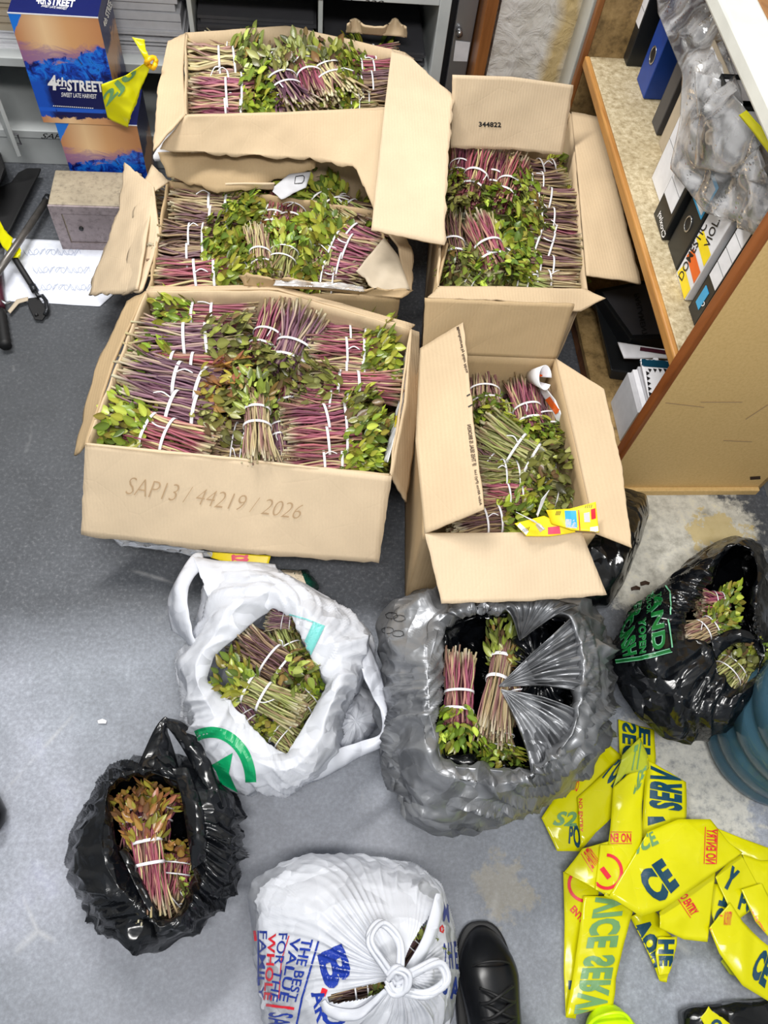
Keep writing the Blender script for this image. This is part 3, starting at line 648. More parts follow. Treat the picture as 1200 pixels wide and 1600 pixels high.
# -- D: carton at the back right
ZD = .34
D, DW, DT = carton('cardboard_carton', [(702, 168), (893, 176), (916, 452), (684, 448)], ZD, 'carton beside the bookcase with stamped number on its rear flap', amp=.004)
DF = flap(D, Q([(707, 117), (800, 120), (896, 133)], [.50, .50, .49]), Q([(704, 231), (800, 234), (878, 242)], [.345, .345, .345]), .003, .003, 'card_light', 30, 20, 31)
write('344822', [(748, 198), (783, 199), (783, 191), (748, 190)], DF, 'ink_black', 'stamped_number', bold=.03)
flap(D, Q([(893, 176), (905, 300), (916, 430)], [ZD+.01]*3), Q([(938, 184), (968, 310), (1001, 443)], [ZD+.03, ZD+.02, ZD]), .003, .003, 'card', 36, 16, 32)
flap(D, Q([(686, 449), (780, 448), (914, 452)], [ZD]*3), Q([(668, 466), (780, 470), (850, 478), (905, 488), (946, 466)], [ZD+.01, ZD, ZD-.01, ZD-.03, ZD]), .003, .004, 'card', 36, 12, 33)
flap(D, Q([(700, 380), (684, 448)], ZD), Q([(692, 386), (676, 460)], [ZD-.02, ZD-.02]), .003, .003, 'card_tan', 20, 6, 34)
# -- E: smaller carton at the front right
ZE = .33
E_, EW, ET = carton('cardboard_carton', [(660, 552), (868, 560), (930, 834), (664, 834)], ZE, 'front right carton with four stiff flaps and a black sealing-tape print', amp=.0015, mat='card_tan')
flap(E_, Q([(660, 552), (868, 560)], ZE), Q([(664, 466), (898, 475)], [.44, .45]), .002, .002, 'card_tan', 30, 16, 41)
EL = flap(E_, Q([(657, 545), (650, 690), (664, 834)], [ZE+.03, ZE+.02, ZE]), Q([(724, 504), (738, 640), (757, 796)], [ZE+.10, ZE+.09, ZE+.07]), .0015, .002, 'card', 40, 20, 42)
ER = flap(E_, Q([(868, 560), (898, 690), (930, 834)], ZE), Q([(944, 608), (972, 730), (987, 856)], [ZE+.05, ZE+.04, ZE+.03]), .0018, .002, 'card', 40, 16, 43)
EF = flap(E_, Q([(664, 834), (800, 832), (908, 832)], ZE), Q([(690, 943), (820, 940), (948, 930)], [ZE-.04, ZE-.04, ZE-.04]), .0015, .002, 'card_light', 34, 16, 44)
write('Manufactured by Aidor Africa', [(719, 510), (733, 582), (727, 583), (713, 512)], EL, 'ink_brown', bold=.02)
write('IF THIS SEAL IS BROKEN', [(738, 728), (730, 664), (736, 663), (745, 727)], EL, 'ink_brown', bold=.02)
write('Aidor Africa (Pty) Ltd', [(748, 790), (740, 735), (745, 734), (754, 789)], EL, 'ink_brown', bold=.02)
for y in (617, 634): band([(727+.14*(y-600), y+2), (736+.14*(y-600), y-3)], 2, EL, 'ink_black')
# ---- leaflets in carton E
lf = thing('advertising_leaflet', tuple(P(870, 815, ZE)), 'crumpled yellow advertising leaflet over the front flap of the right carton', 'leaflet')
l1 = sheet('page', Q([(804, 818), (850, 806), (895, 826)], [ZE+.02]*3), Q([(822, 838), (860, 838), (900, 832)], [ZE+.012]*3), MT['ink_yellow'], lf, 30, 10, .0008, .005, 1.4)
l2 = sheet('page', Q([(853, 797), (890, 795), (931, 784)], [ZE+.045, ZE+.04, ZE+.05]), Q([(862, 818), (893, 828), (936, 832)], [ZE+.02, ZE+.03, ZE+.03]), MT['ink_yellow'], lf, 30, 12, .0008, .005, 1.4)
l3 = sheet('page', Q([(806, 800), (830, 812), (848, 822)], [ZE+.05, ZE+.05, ZE+.03]), Q([(838, 815), (846, 824), (852, 828)], [ZE+.03]*3), MT['paper'], lf, 16, 8, .0008, .003, 1.4)
l4 = sheet('page', Q([(838, 804), (846, 780)], [ZE+.03, ZE+.07]), Q([(840, 808), (858, 765)], [ZE+.03, ZE+.08]), MT['paper'], lf, 16, 6, .0008, .002, 1.4)
patch([(808, 822), (822, 836), (826, 830), (812, 817)], l1, 'paper'); patch([(856, 835), (876, 834), (874, 822), (856, 824)], l1, 'ink_pink'); patch([(836, 820), (844, 832), (852, 826), (842, 817)], l1, 'beige_board')
patch([(884, 822), (902, 824), (900, 798), (882, 798)], l2, 'ink_sky'); patch([(884, 824), (901, 826), (900, 812), (884, 811)], l2, 'paper_dim'); band([(906, 829), (904, 797)], 1.5, l2, 'ink_red')
patch([(913, 816), (922, 816), (921, 800), (912, 802)], l2, 'paper_dim'); patch([(924, 812), (931, 810), (930, 794), (923, 796)], l2, 'ink_red'); patch([(922, 832), (935, 830), (934, 822), (922, 824)], l2, 'paper')
for k in range(4): band([(870+2*k, 798), (868+2*k, 805)], .8, l2, 'ink_black'); band([(818+3*k, 826-k), (815+3*k, 833-k)], .8, l1, 'ink_black'); band([(916+3*k, 788), (914+3*k, 794)], .8, l2, 'ink_black')
rl = thing('rolled_leaflet', tuple(P(850, 590, ZE-.02)), 'rolled glossy leaflet standing in the back corner of the right carton', 'leaflet')
a = P(828, 588, ZE-.05); b_ = P(852, 590, ZE+.01); vs = []; fs = []
for k in range(20):
    an = 2*math.pi*k/20*.95
    for j, c in enumerate((a, b_)):
        r = .011 if j == 0 else .022
        vs.append(c+Vector((math.cos(an)*r*.6, math.sin(an)*r, math.sin(an)*r*.6)))
for k in range(19): fs.append((2*k, 2*k+1, 2*k+3, 2*k+2))
ro = mk('page', vs, fs, MT['paper'], rl); s = ro.modifiers.new('s', 'SOLIDIFY'); s.thickness = .001
patch([(836, 592), (846, 596), (848, 586), (838, 582)], ro, 'ink_orange')
sr = sheet('glossy_page', Q([(848, 600), (868, 625), (886, 668)], [ZE-.03]*3), Q([(838, 604), (858, 634), (880, 680)], [ZE-.06]*3), MT['paper'], None, 26, 8, .001, .003, 1)
tag(sr, 'glossy red and white page tucked along the right wall of the right carton', 'page'); band([(856, 622), (872, 645)], 9, sr, 'ink_orange')

# ------------------------------------------------------------------ bundles in the cartons
gA = 'herb bundles in the front left carton'; gB = 'herb bundles in the torn middle carton'; gC = 'herb bundles in the rear carton'
gD = 'herb bundles in the carton beside the bookcase'; gE = 'herb bundles in the front right carton'
def fill(rows, group, z):
    for (cut, leaf, wp, kind, dz, lab) in rows: bundle(cut, leaf, wp, kind, z+dz, lab, group)
ZZ = "front left carton"
fill([
 ((375, 712), (250, 706), 28, 'bro', -.03, f'mostly hidden brown bundle under the front rim, left half of {ZZ}'),
 ((400, 497), (236, 490), 38, 'redl', -.01, f'red bundle in the back left corner of {ZZ}, leaves to the left'),
 ((385, 548), (215, 550), 34, 'tanl', -.03, f'half hidden pale bundle second layer, left column of {ZZ}'),
 ((208, 533), (398, 532), 46, 'pur', .0, f'purple bundle second from the back in left column of {ZZ}'),
 ((376, 584), (198, 566), 42, 'redl', -.015, f'red bundle third from the back in left column of {ZZ}, leaves at left'),
 ((190, 575), (398, 618), 50, 'purb', .008, f'flared purple bundle fourth in left column of {ZZ}, bronze leaf tips'),
 ((183, 622), (388, 665), 52, 'pur', .0, f'dark purple bundle fifth in left column of {ZZ}, olive leaves near middle'),
 ((335, 706), (165, 652), 56, 'redl', .0, f'bundle at the front left corner of {ZZ}, yellow-green leaves at left'),
 ((330, 690), (415, 700), 60, 'bro', -.02, f'olive leafy bundle left of the upright centre bundle in {ZZ}'),
 ((455, 690), (470, 556), 60, 'red', -.03, f'bundle in middle of {ZZ} showing chiefly broad olive leaves'),
 ((436, 478), (392, 592), 44, 'red', .0, f'slanting bundle at back centre of {ZZ}, cut ends up, left of its twin'),
 ((482, 492), (430, 618), 56, 'pur', .005, f'dark flared bundle at back centre of {ZZ}, right of its twin'),
 ((446, 724), (430, 628), 30, 'pur', -.02, f'narrow purple bundle half behind the upright centre bundle of {ZZ}'),
 ((406, 728), (398, 590), 44, 'tan', .03, f'upright pale bundle at front centre of {ZZ}, two straps at its top'),
 ((492, 523), (622, 530), 32, 'redl', -.02, f'bundle at the back of right column in {ZZ}, leaves at right'),
 ((480, 552), (626, 556), 42, 'redl', .0, f'magenta bundle second in right column of {ZZ}'),
 ((482, 582), (622, 580), 32, 'tanl', -.01, f'pale thin bundle third in right column of {ZZ}'),
 ((630, 606), (462, 598), 40, 'red', .0, f'bundle fourth in right column of {ZZ}, cut ends at right'),
 ((456, 622), (598, 642), 40, 'redl', -.01, f'red bundle fifth in right column of {ZZ}'),
 ((442, 664), (602, 646), 44, 'red', .0, f'loosely strapped bundle sixth in right column of {ZZ}'),
 ((444, 694), (606, 690), 42, 'redl', -.005, f'bundle seventh in right column of {ZZ}, bright leaves at right'),
 ((440, 722), (596, 718), 36, 'redl', -.02, f'bundle pressed against front rim in right column of {ZZ}'),
], gA, .245)
for k, (x, y) in enumerate([(285, 525), (275, 600), (262, 670), (330, 560), (300, 650), (520, 540), (520, 600), (530, 670), (555, 575), (550, 690), (420, 520), (420, 660), (400, 560), (300, 500)]):
    bundle((x-62, y), (x+70, y+4), 46, ['bro', 'pur', 'tan'][k % 3], .19, 'dim bundle in the lower layer of front left carton', 'lower layer of the front left carton')
ZZ = 'torn middle carton'
fill([
 ((270, 300), (400, 304), 30, 'redl', -.01, f'red bundle at the back of left column in {ZZ}'),
 ((266, 318), (412, 328), 34, 'tanl', .0, f'pale tan bundle second in left column of {ZZ}'),
 ((268, 338), (414, 346), 32, 'brol', -.005, f'brown bundle third in left column of {ZZ}'),
 ((246, 372), (366, 370), 46, 'brol', .0, f'bundle fourth in left column of {ZZ}, large yellow-green leaves'),
 ((236, 406), (372, 402), 46, 'brol', -.005, f'brown loose-strapped bundle fifth in left column of {ZZ}'),
 ((236, 436), (400, 430), 42, 'redl', .0, f'red bundle at the front of left column in {ZZ}'),
 ((330, 430), (398, 396), 56, 'gre', -.01, f'bundle in {ZZ} seen only as leaves left of centre stems'),
 ((470, 352), (382, 330), 50, 'gre', -.01, f'bright leafy bundle at back centre of {ZZ}'),
 ((466, 296), (448, 380), 40, 'brz', .0, f'dark red bundle with bronze leaves at back centre of {ZZ}, right one'),
 ((434, 306), (420, 392), 40, 'brz', -.005, f'short bundle with bronze leaves at back centre of {ZZ}, left one'),
 ((402, 356), (414, 456), 34, 'tanl', .03, f'upright pale pink bundle at front centre of {ZZ}'),
 ((432, 444), (452, 366), 44, 'gre', .015, f'yellow-green bundle leaning right of the pale upright one in {ZZ}'),
 ((560, 350), (476, 286), 52, 'gre', .0, f'green bundle at the back right of {ZZ}'),
 ((578, 356), (484, 306), 46, 'brol', -.01, f'dark stemmed bundle second on the right side of {ZZ}'),
 ((596, 392), (486, 336), 44, 'redl', .0, f'dark red bundle third on the right side of {ZZ}'),
 ((590, 410), (476, 372), 46, 'redl', .005, f'dark red bundle fourth on the right side of {ZZ}'),
 ((576, 428), (466, 404), 44, 'redl', .0, f'dark bundle fifth on the right side of {ZZ}'),
 ((562, 446), (462, 436), 40, 'brol', -.01, f'bundle at the front of the right side in {ZZ}'),
 ((500, 430), (520, 352), 50, 'gre', .0, f'leaf-only bundle between centre and right stems of {ZZ}'),
], gB, .235)
for k, (x, y) in enumerate([(300, 330), (300, 400), (300, 430), (400, 340), (450, 400), (520, 340), (540, 400), (520, 430)]):
    bundle((x-60, y), (x+65, y+4), 44, ['brol', 'gre', 'tanl'][k % 3], .185, 'dim bundle in the lower layer of torn middle carton', 'lower layer of the torn middle carton')
ZZ = 'rear carton'
fill([
 ((324, 78), (402, 84), 26, 'tan', -.01, f'bundle in the back left corner of {ZZ}'),
 ((289, 106), (418, 104), 46, 'tan', .0, f'thick tan bundle with crossed strap, left side of {ZZ}'),
 ((308, 132), (424, 130), 26, 'tanl', -.012, f'thin pale bundle between tan and red ones, left in {ZZ}'),
 ((296, 148), (434, 152), 42, 'redl', .0, f'bright red bundle at the front left of {ZZ}'),
 ((294, 170), (432, 172), 28, 'redl', -.015, f'reddish bundle against front rim, left in {ZZ}'),
 ((470, 178), (420, 94), 42, 'pur', .012, f'purple slanting bundle, leftmost of three leaning in middle of {ZZ}'),
 ((500, 160), (466, 70), 38, 'red', .012, f'middle one of three slanting bundles in {ZZ}'),
 ((540, 160), (494, 82), 44, 'tan', .012, f'thick bundle, rightmost of three slanting in middle of {ZZ}'),
 ((444, 80), (416, 130), 40, 'brol', -.01, f'leafy bundle behind the purple slanting one in {ZZ}'),
 ((622, 92), (532, 92), 26, 'redl', .0, f'red bundle at back right of {ZZ}'),
 ((624, 113), (524, 112), 28, 'redl', .0, f'magenta bundle second from the back on right of {ZZ}'),
 ((620, 136), (526, 136), 30, 'brol', .0, f'brown bundle third from the back on right of {ZZ}'),
 ((612, 160), (524, 158), 26, 'brol', -.01, f'brown bundle at front right of {ZZ}'),
 ((440, 120), (444, 188), 34, 'redl', -.01, f'bundle below the purple slanting one at front rim of {ZZ}'),
 ((505, 128), (500, 184), 30, 'bro', -.015, f'short brown bundle at the front rim centre of {ZZ}'),
 ((590, 172), (520, 168), 34, 'gre', -.02, f'green leaves bundle at front rim right of centre in {ZZ}'),
], gC, .385)
for k, (x, y) in enumerate([(350, 110), (350, 150), (450, 100), (470, 150), (560, 110), (570, 150)]):
    bundle((x-55, y), (x+60, y+3), 40, ['brol', 'gre', 'tanl'][k % 3], .335, 'dim bundle in the lower layer of rear carton', 'lower layer of the rear carton')
ZZ = 'carton beside bookcase'
fill([
 ((722, 226), (712, 306), 30, 'redl', .0, f'upright bundle in the back left corner of {ZZ}'),
 ((756, 232), (726, 346), 40, 'red', .01, f'tall flared bundle second along the back of {ZZ}'),
 ((774, 240), (764, 330), 32, 'brz', -.01, f'bundle with bronze leaves between the two flared back ones of {ZZ}'),
 ((812, 250), (772, 350), 40, 'redl', .005, f'pink flared bundle third along the back of {ZZ}'),
 ((698, 338), (722, 444), 34, 'bro', .0, f'brown bundle at the left wall of {ZZ}'),
 ((742, 340), (790, 456), 40, 'redl', .012, f'magenta flared bundle in front left of {ZZ}'),
 ((884, 290), (790, 286), 26, 'brol', -.015, f'green stemmed bundle at back of right column in {ZZ}'),
 ((904, 322), (794, 302), 32, 'brol', -.005, f'bundle second in right column of {ZZ}'),
 ((906, 350), (800, 342), 30, 'bro', .0, f'bundle third in right column of {ZZ}'),
 ((908, 380), (806, 352), 26, 'brz', -.01, f'dark red bundle fourth in right column of {ZZ}'),
 ((910, 404), (790, 372), 36, 'brol', .003, f'brown bundle fifth in right column of {ZZ}'),
 ((908, 426), (796, 412), 30, 'brol', -.005, f'bundle sixth in right column of {ZZ}'),
 ((902, 444), (790, 436), 30, 'tanl', -.012, f'bundle at the front of right column in {ZZ}'),
 ((742, 440), (806, 372), 56, 'gre', -.01, f'bright green leaf mass in the middle of {ZZ}'),
 ((860, 452), (772, 432), 56, 'grd', -.012, f'broad-leaved bundle at front centre of {ZZ}'),
 ((770, 455), (712, 424), 46, 'grd', -.015, f'leafy bundle at front left corner of {ZZ}'),
 ((840, 300), (822, 368), 46, 'grd', -.008, f'dark leafed bundle in the middle back of {ZZ}'),
], gD, .305)
for k, (x, y) in enumerate([(740, 300), (770, 360), (770, 405), (850, 270), (850, 330), (860, 400)]):
    bundle((x-50, y), (x+55, y+3), 44, ['brol', 'gre', 'bro'][k % 3], .25, 'dim bundle in the lower layer of carton beside bookcase', 'lower layer of the carton beside bookcase')
ZZ = 'front right carton'
fill([
 ((752, 572), (764, 670), 46, 'tanl', .0, f'grey-purple stemmed bundle in the back left corner of {ZZ}'),
 ((812, 594), (840, 706), 40, 'redl', .005, f'red bundle at back centre of {ZZ}, cut ends up'),
 ((846, 614), (866, 706), 36, 'brol', .0, f'bundle at back right of {ZZ}, right of the red one'),
 ((748, 668), (888, 752), 48, 'grd', .02, f'green stemmed bundle lying diagonally across {ZZ}'),
 ((738, 700), (806, 748), 34, 'brol', -.01, f'dark bundle by left flap, under the diagonal one in {ZZ}'),
 ((740, 744), (850, 742), 44, 'grd', .0, f'bundle just in front of the diagonal one in {ZZ}'),
 ((744, 774), (858, 778), 40, 'redl', .0, f'purple and green bundle second from front rim in {ZZ}'),
 ((704, 822), (828, 804), 42, 'brol', .0, f'bundle at front rim of {ZZ}, part under left flap'),
 ((820, 764), (900, 778), 38, 'grd', -.015, f'dark leafed bundle by the right wall of {ZZ}'),
 ((760, 640), (800, 690), 50, 'gre', -.02, f'leafy bundle under the diagonal one in {ZZ}'),
], gE, .25)
for k, (x, y) in enumerate([(760, 600), (780, 660), (840, 660), (800, 720), (860, 760), (760, 800), (850, 720)]):
    bundle((x-60, y), (x+60, y+3), 50, ['brol', 'gre', 'bro'][k % 3], .19, 'dim bundle in the lower layer of front right carton', 'lower layer of the front right carton')
# ------------------------------------------------------------------ bookcase on the right
BX, BY0, BY1, BXR, BT_, SZ = .722, .92, 1.96, 1.13, .885, .472
bc = thing('bookcase', (BX, BY0, 0), 'low open-sided particle board bookcase with white edged top along the right wall', 'bookcase')
def bcp(name, a, b, m, bev=.002): return MB().box(a, b).obj(name, MT[m], bc, False, bev)
end = bcp('end_panel', (BX+.006, BY0, .0), (BXR, BY0+.022, BT_), 'hard')
bcp('edge_strip', (BX-.008, BY0-.001, .0), (BX+.006, BY0+.024, BT_), 'wood_red', .003)
bcp('end_panel', (BX+.006, BY1-.02, .0), (BXR, BY1, BT_), 'chipdark'); bcp('edge_strip', (BX-.008, BY1-.021, 0), (BX+.006, BY1+.001, BT_), 'wood_brown')
bcp('shelf', (BX+.012, BY0+.022, SZ-.018), (BXR, BY1-.02, SZ), 'chip'); bcp('shelf_lip', (BX-.002, BY0+.022, SZ-.026), (BX+.012, BY1-.02, SZ+.002), 'wood_oak', .004)
bcp('shelf', (BX+.012, BY0+.022, .05), (BXR, BY1-.02, .068), 'chipdark'); bcp('plinth', (BX+.02, BY0+.022, 0), (BX+.035, BY1-.02, .05), 'wood_brown')
bcp('back_panel', (BXR, BY0, 0), (BXR+.01, BY1, BT_), 'chipdark')
bcp('plinth_board', (BX+.03, BY0-.012, 0), (BXR, BY0, .022), 'hard')
tp = bcp('top_board', (BX+.06, BY0-.02, BT_), (BXR+.01, BY1+.1, BT_+.03), 'wood_top'); bcp('top_edge', (BX-.012, BY0-.02, BT_-.001), (BX+.06, BY1+.1, BT_+.032), 'whitepaint', .006)
for pts in ([(1040, 629), (1100, 636)], [(1095, 628), (1160, 628)], [(1130, 688), (1175, 690)], [(1165, 655), (1200, 632)]): band(pts, 1.1, end, 'ink_pencil', 'scratch')
band([(1172, 747), (1188, 746)], 5, end, 'ink_brown', 'scratch')
# ---- lever arch files on the shelf
def binder(a, b, label, cover, h=.318, depth=.27, z=SZ+.002, dx=0, tilt=0.):
    A0 = P(*a, z); B0 = P(*b, z); x = (A0.x+B0.x)/2+dx; y0, y1 = min(A0.y, B0.y)+.0012, max(A0.y, B0.y)-.0012
    t = thing('lever_arch_file', (x, y0, z), label, 'binder', 'files on the bookcase shelf'); d = min(depth, BXR-.004-x); m = MB(); th = .0025
    m.box((x, y0, z), (x+d, y0+th, z+h)); m.box((x, y1-th, z), (x+d, y1, z+h)); m.box((x, y0+th, z), (x+th, y1-th, z+h))
    c = m.obj('cover', MT[cover], t, False, .0012)
    MB().box((x+.01, y0+th+.002, z+.006), (x+d-.006, y1-th-.002, z+h-.008)).obj('papers', MT['paper'], t)
    return t, c, x, y0, y1, z
def ring_hole(t, x, y, z, r=.012, edge='chrome'):
    m = MB(); n = 20; vs = []; fs = []
    for k in range(n):
        a = 2*math.pi*k/n
        for rr, xx in ((r*1.2, .0005), (r*1.2, .002), (r*.95, .002), (r*.95, .0005)): vs.append((x-xx, y+math.cos(a)*rr, z+math.sin(a)*rr*1.15))
    for k in range(n):
        for j in range(4): fs.append((4*k+j, 4*((k+1) % n)+j, 4*((k+1) % n)+(j+1) % 4, 4*k+(j+1) % 4))
    m.add(vs, fs).obj('finger_ring', MT[edge], t, True)
    MB().add([(x-.0008, y+math.cos(2*math.pi*k/n)*r, z+math.sin(2*math.pi*k/n)*r*1.15) for k in range(n)], [tuple(range(n))]).obj('finger_hole', MT['ink_black'], t)
def label_plate(t, x, y0, y1, z0, z1, m='paper', lines=0, name='spine_label'):
    o = MB().box((x-.0012, y0, z0), (x-.0002, y1, z1)).obj(name, MT[m], t)
    for k in range(lines):
        zz = z0+(z1-z0)*(k+1)/(lines+1); MB().box((x-.0016, y0, zz), (x-.0012, y1, zz+.0008)).obj('ruled_line', MT['grey_vinyl'], o)
    return o
t, c, x, y0, y1, z = binder((989, 84), (996, 104), 'black and white file at the far end of shelf, behind the blue one', 'black_vinyl', .31, dx=-.03)
label_plate(t, x, y0+.004, y1-.004, z+.09, z+.28, 'paper', 4)
t, c, x, y0, y1, z = binder((991, 123), (1009, 155), 'bright blue lever arch file with empty spine and round finger hole', 'blue_vinyl', .30)
ring_hole(t, x, (y0+y1)/2, z+.085, .015)
t, c, x, y0, y1, z = binder((1025, 190), (1043, 212), 'thin dark grey file under clear plastic, beside the blue file', 'grey_vinyl', .30, dx=-.02)
t, c, x, y0, y1, z = binder((1038, 222), (1046, 262), 'worn beige file with dark edge strip under the clear plastic', 'beige_board', .31, dx=-.01)
ring_hole(t, x, (y0+y1)/2, z+.13, .013, 'grey_vinyl'); label_plate(t, x, y0+.001, y0+.016, z+.0, z+.12, 'ink_brown', 0, 'edge_tape')
t, c, x, y0, y1, z = binder((1034, 275), (1040, 330), 'cream file with grey finger hole wrapped in plastic, mid shelf', 'beige_board', .31, dx=-.015)
label_plate(t, x, y0+.006, y1-.006, z+.0, z+.3, 'paper', 2)
t, c, x, y0, y1, z = binder((1020, 334), (1035, 376), 'black file with white ruled spine label and cursive maker name', 'black_vinyl', .32)
label_plate(t, x, y0+.012, y1-.004, z+.06, z+.30, 'paper', 5)
write('Croxley', [(1033, 373), (1027, 331), (1035, 328), (1041, 368)], c, 'ink_white', bold=.01, shear=.3)
t, c, x, y0, y1, z = binder((1041, 381), (1058, 423), 'black file with ringed finger hole and blue bordered label', 'black_vinyl', .32)
ring_hole(t, x, (y0+y1)/2+.004, z+.085, .0125); lb = label_plate(t, x, y0+.008, y1-.006, z+.125, z+.2, 'ink_sky'); label_plate(t, x-.001, y0+.013, y1-.012, z+.131, z+.192, 'paper', 0, 'label_paper')
t, c, x, y0, y1, z = binder((1060, 426), (1072, 470), 'white and orange domestic violence file on the bookcase shelf', 'paper', .32, dx=-.004)
for k, (zz, ink) in enumerate(((.0, 'ink_yellow'), (.045, 'ink_orange'), (.09, 'ink_yellow'))):
    MB().add([(x-.0008, y0+.002, z+zz), (x-.0008, y1-.004, z+zz+.006), (x-.0008, y1-.012, z+zz+.034), (x-.0008, y0+.002, z+zz+.03)], [(0, 1, 2, 3)]).obj('printed_shape', MT[ink], c)
write('DOMESTIC', [(1066, 440), (1106, 352), (1097, 346), (1060, 432)], c, 'ink_black', bold=.01)
write('VIOL.', [(1108, 388), (1126, 344), (1116, 338), (1100, 384)], c, 'ink_black', bold=.01)
t, c, x, y0, y1, z = binder((1067, 479), (1093, 511), 'black file nearest the end panel with eye picture and ruled label', 'black_vinyl', .32)
label_plate(t, x, y0+.004, y1-.006, z+.095, z+.30, 'paper', 5); label_plate(t, x, y0+.016, y1-.014, z+.03, z+.075, 'ink_sky', 0, 'eye_picture')
write('o', [(1093, 476), (1100, 480), (1103, 472), (1097, 469)], c, 'ink_white', bold=.0); write('t', [(1176, 356), (1186, 352), (1182, 342), (1174, 346)], t.children[2], 'ink_black', bold=0)
# clear plastic wrap over the files
wrap = sheet('plastic_wrap', [PX(1022, -40, .80), PX(1028, 20, .79), PX(1066, 115, .755), PX(1062, 190, .752), PX(1046, 262, .752), PX(1100, 330, .755)],
             [PX(1120, -40, .84), PX(1130, 60, .82), PX(1160, 150, .79), PX(1190, 230, .77), PX(1205, 300, .76), PX(1205, 380, .76)], MT['clear'], None, 60, 40, .0006, .02, 1.3, .006, 3, wr=.03)
tag(wrap, 'crumpled clear plastic sheet draped over the files on the shelf', 'plastic sheet')
wrap2 = sheet('plastic_wrap', [PX(1085, 110, .75), PX(1090, 190, .745), PX(1085, 260, .745)], [PX(1150, 130, .77), PX(1185, 210, .76), PX(1200, 290, .75)], MT['clear'], None, 40, 26, .0006, .02, 1.6, .006, 9, wr=.03)
tag(wrap2, 'second twist of clear plastic hanging from the shelf files, mid right', 'plastic sheet')
yt = sheet('tape_strip', [PX(1154, 180, .745), PX(1175, 205, .742), PX(1205, 245, .74)], [PX(1166, 172, .745), PX(1190, 198, .742), PX(1208, 232, .74)], MT['tape'], None, 20, 6, .0008, .003, 1)
tag(yt, 'yellow tape strip stuck on the plastic by the bookcase top edge', 'tape')
# ---- on the lower shelf
bk = thing('ledger_book', (.86, 1.35, .07), 'black bound book with a grey stamped cover lying on the lower shelf', 'book')
zb = .155
q = [P(930, 452, zb), P(1046, 430, zb), P(1062, 528, zb), P(985, 530, zb)]
MB().hexa([Vector((p.x, p.y, zb-.05)) for p in reversed(q)]+[Vector((p.x, p.y, zb)) for p in reversed(q)]).obj('cover', MT['black_vinyl'], bk, False, .003)
q2 = [p.lerp(sum(q, Vector())/4, .14) for p in q]
lbk = MB().hexa([Vector((p.x, p.y, zb)) for p in reversed(q2)]+[Vector((p.x, p.y, zb+.001)) for p in reversed(q2)]).obj('cover_plate', MT['grey_vinyl'], bk)
write('PARLAMENT', [(998, 458), (1012, 524), (1004, 526), (990, 460)], lbk, 'ink_black', bold=.02)
bx = MB().hexa([P(930, 470, .10), P(1010, 470, .10), P(1010, 600, .07), P(952, 592, .07), P(925, 455, .13), P(1005, 458, .13), P(1012, 586, .10), P(955, 578, .10)]).obj('box_file', MT['black_vinyl'], None, False, .003)
tag(bx, 'scuffed black box file under the book on lower shelf', 'box file')
mg = sheet('magazine', Q([(965, 535), (1030, 545), (1060, 548)], .16), Q([(975, 560), (1030, 560), (1060, 562)], .15), MT['paper'], None, 16, 8, .004, .004)
tag(mg, 'white and maroon magazine edge between the book and plastic folders', 'magazine'); band([(1000, 545), (1050, 552)], 6, mg, 'maroon')
for k in range(6):
    px = 976+k*7; a = P(px, 590-k*3, .17); b = P(px+2, 660-k*4, .15)
    m = MB().hexa([(a.x, b.y, .07), (a.x+.012, b.y, .07), (a.x+.012, a.y, .07), (a.x, a.y, .07), (a.x, b.y, .19+.004*k), (a.x+.012, b.y, .19+.004*k), (a.x+.012, a.y, .19+.004*k), (a.x, a.y, .19+.004*k)])
    o = m.obj('plastic_folder', MT['paper' if k % 2 else 'paper_dim'], None, False, .001)
    tag(o, 'thin pale plastic folder standing on edge on lower shelf', 'folder', 'plastic folders on the lower shelf')
nb = thing('notebook', (.93, 1.12, .19), 'white notebook with black zigzag border and teal spine above the folders', 'notebook')
n1 = sheet('cover', Q([(1000, 562), (1050, 566)], .225), Q([(1016, 635), (1060, 630)], .215), MT['paper'], nb, 14, 14, .008, .0, 1)
patch([(1001, 628), (1007, 628), (998, 563), (992, 563)], n1, 'ink_teal'); patch([(1000, 572), (1050, 576), (1050, 562), (999, 561)], n1, 'ink_teal')
for k in range(7): lay([(1009+k*1.0, 580+k*8), (1015+k*1.0, 583+k*8), (1010+k*1.0, 587+k*8)], [(0, 1, 2)], n1, MT['ink_black'], 'zigzag_mark')
for k in range(6): lay([(1012+k*8, 576), (1018+k*8, 577), (1015+k*8, 582)], [(0, 1, 2)], n1, MT['ink_black'], 'zigzag_mark')

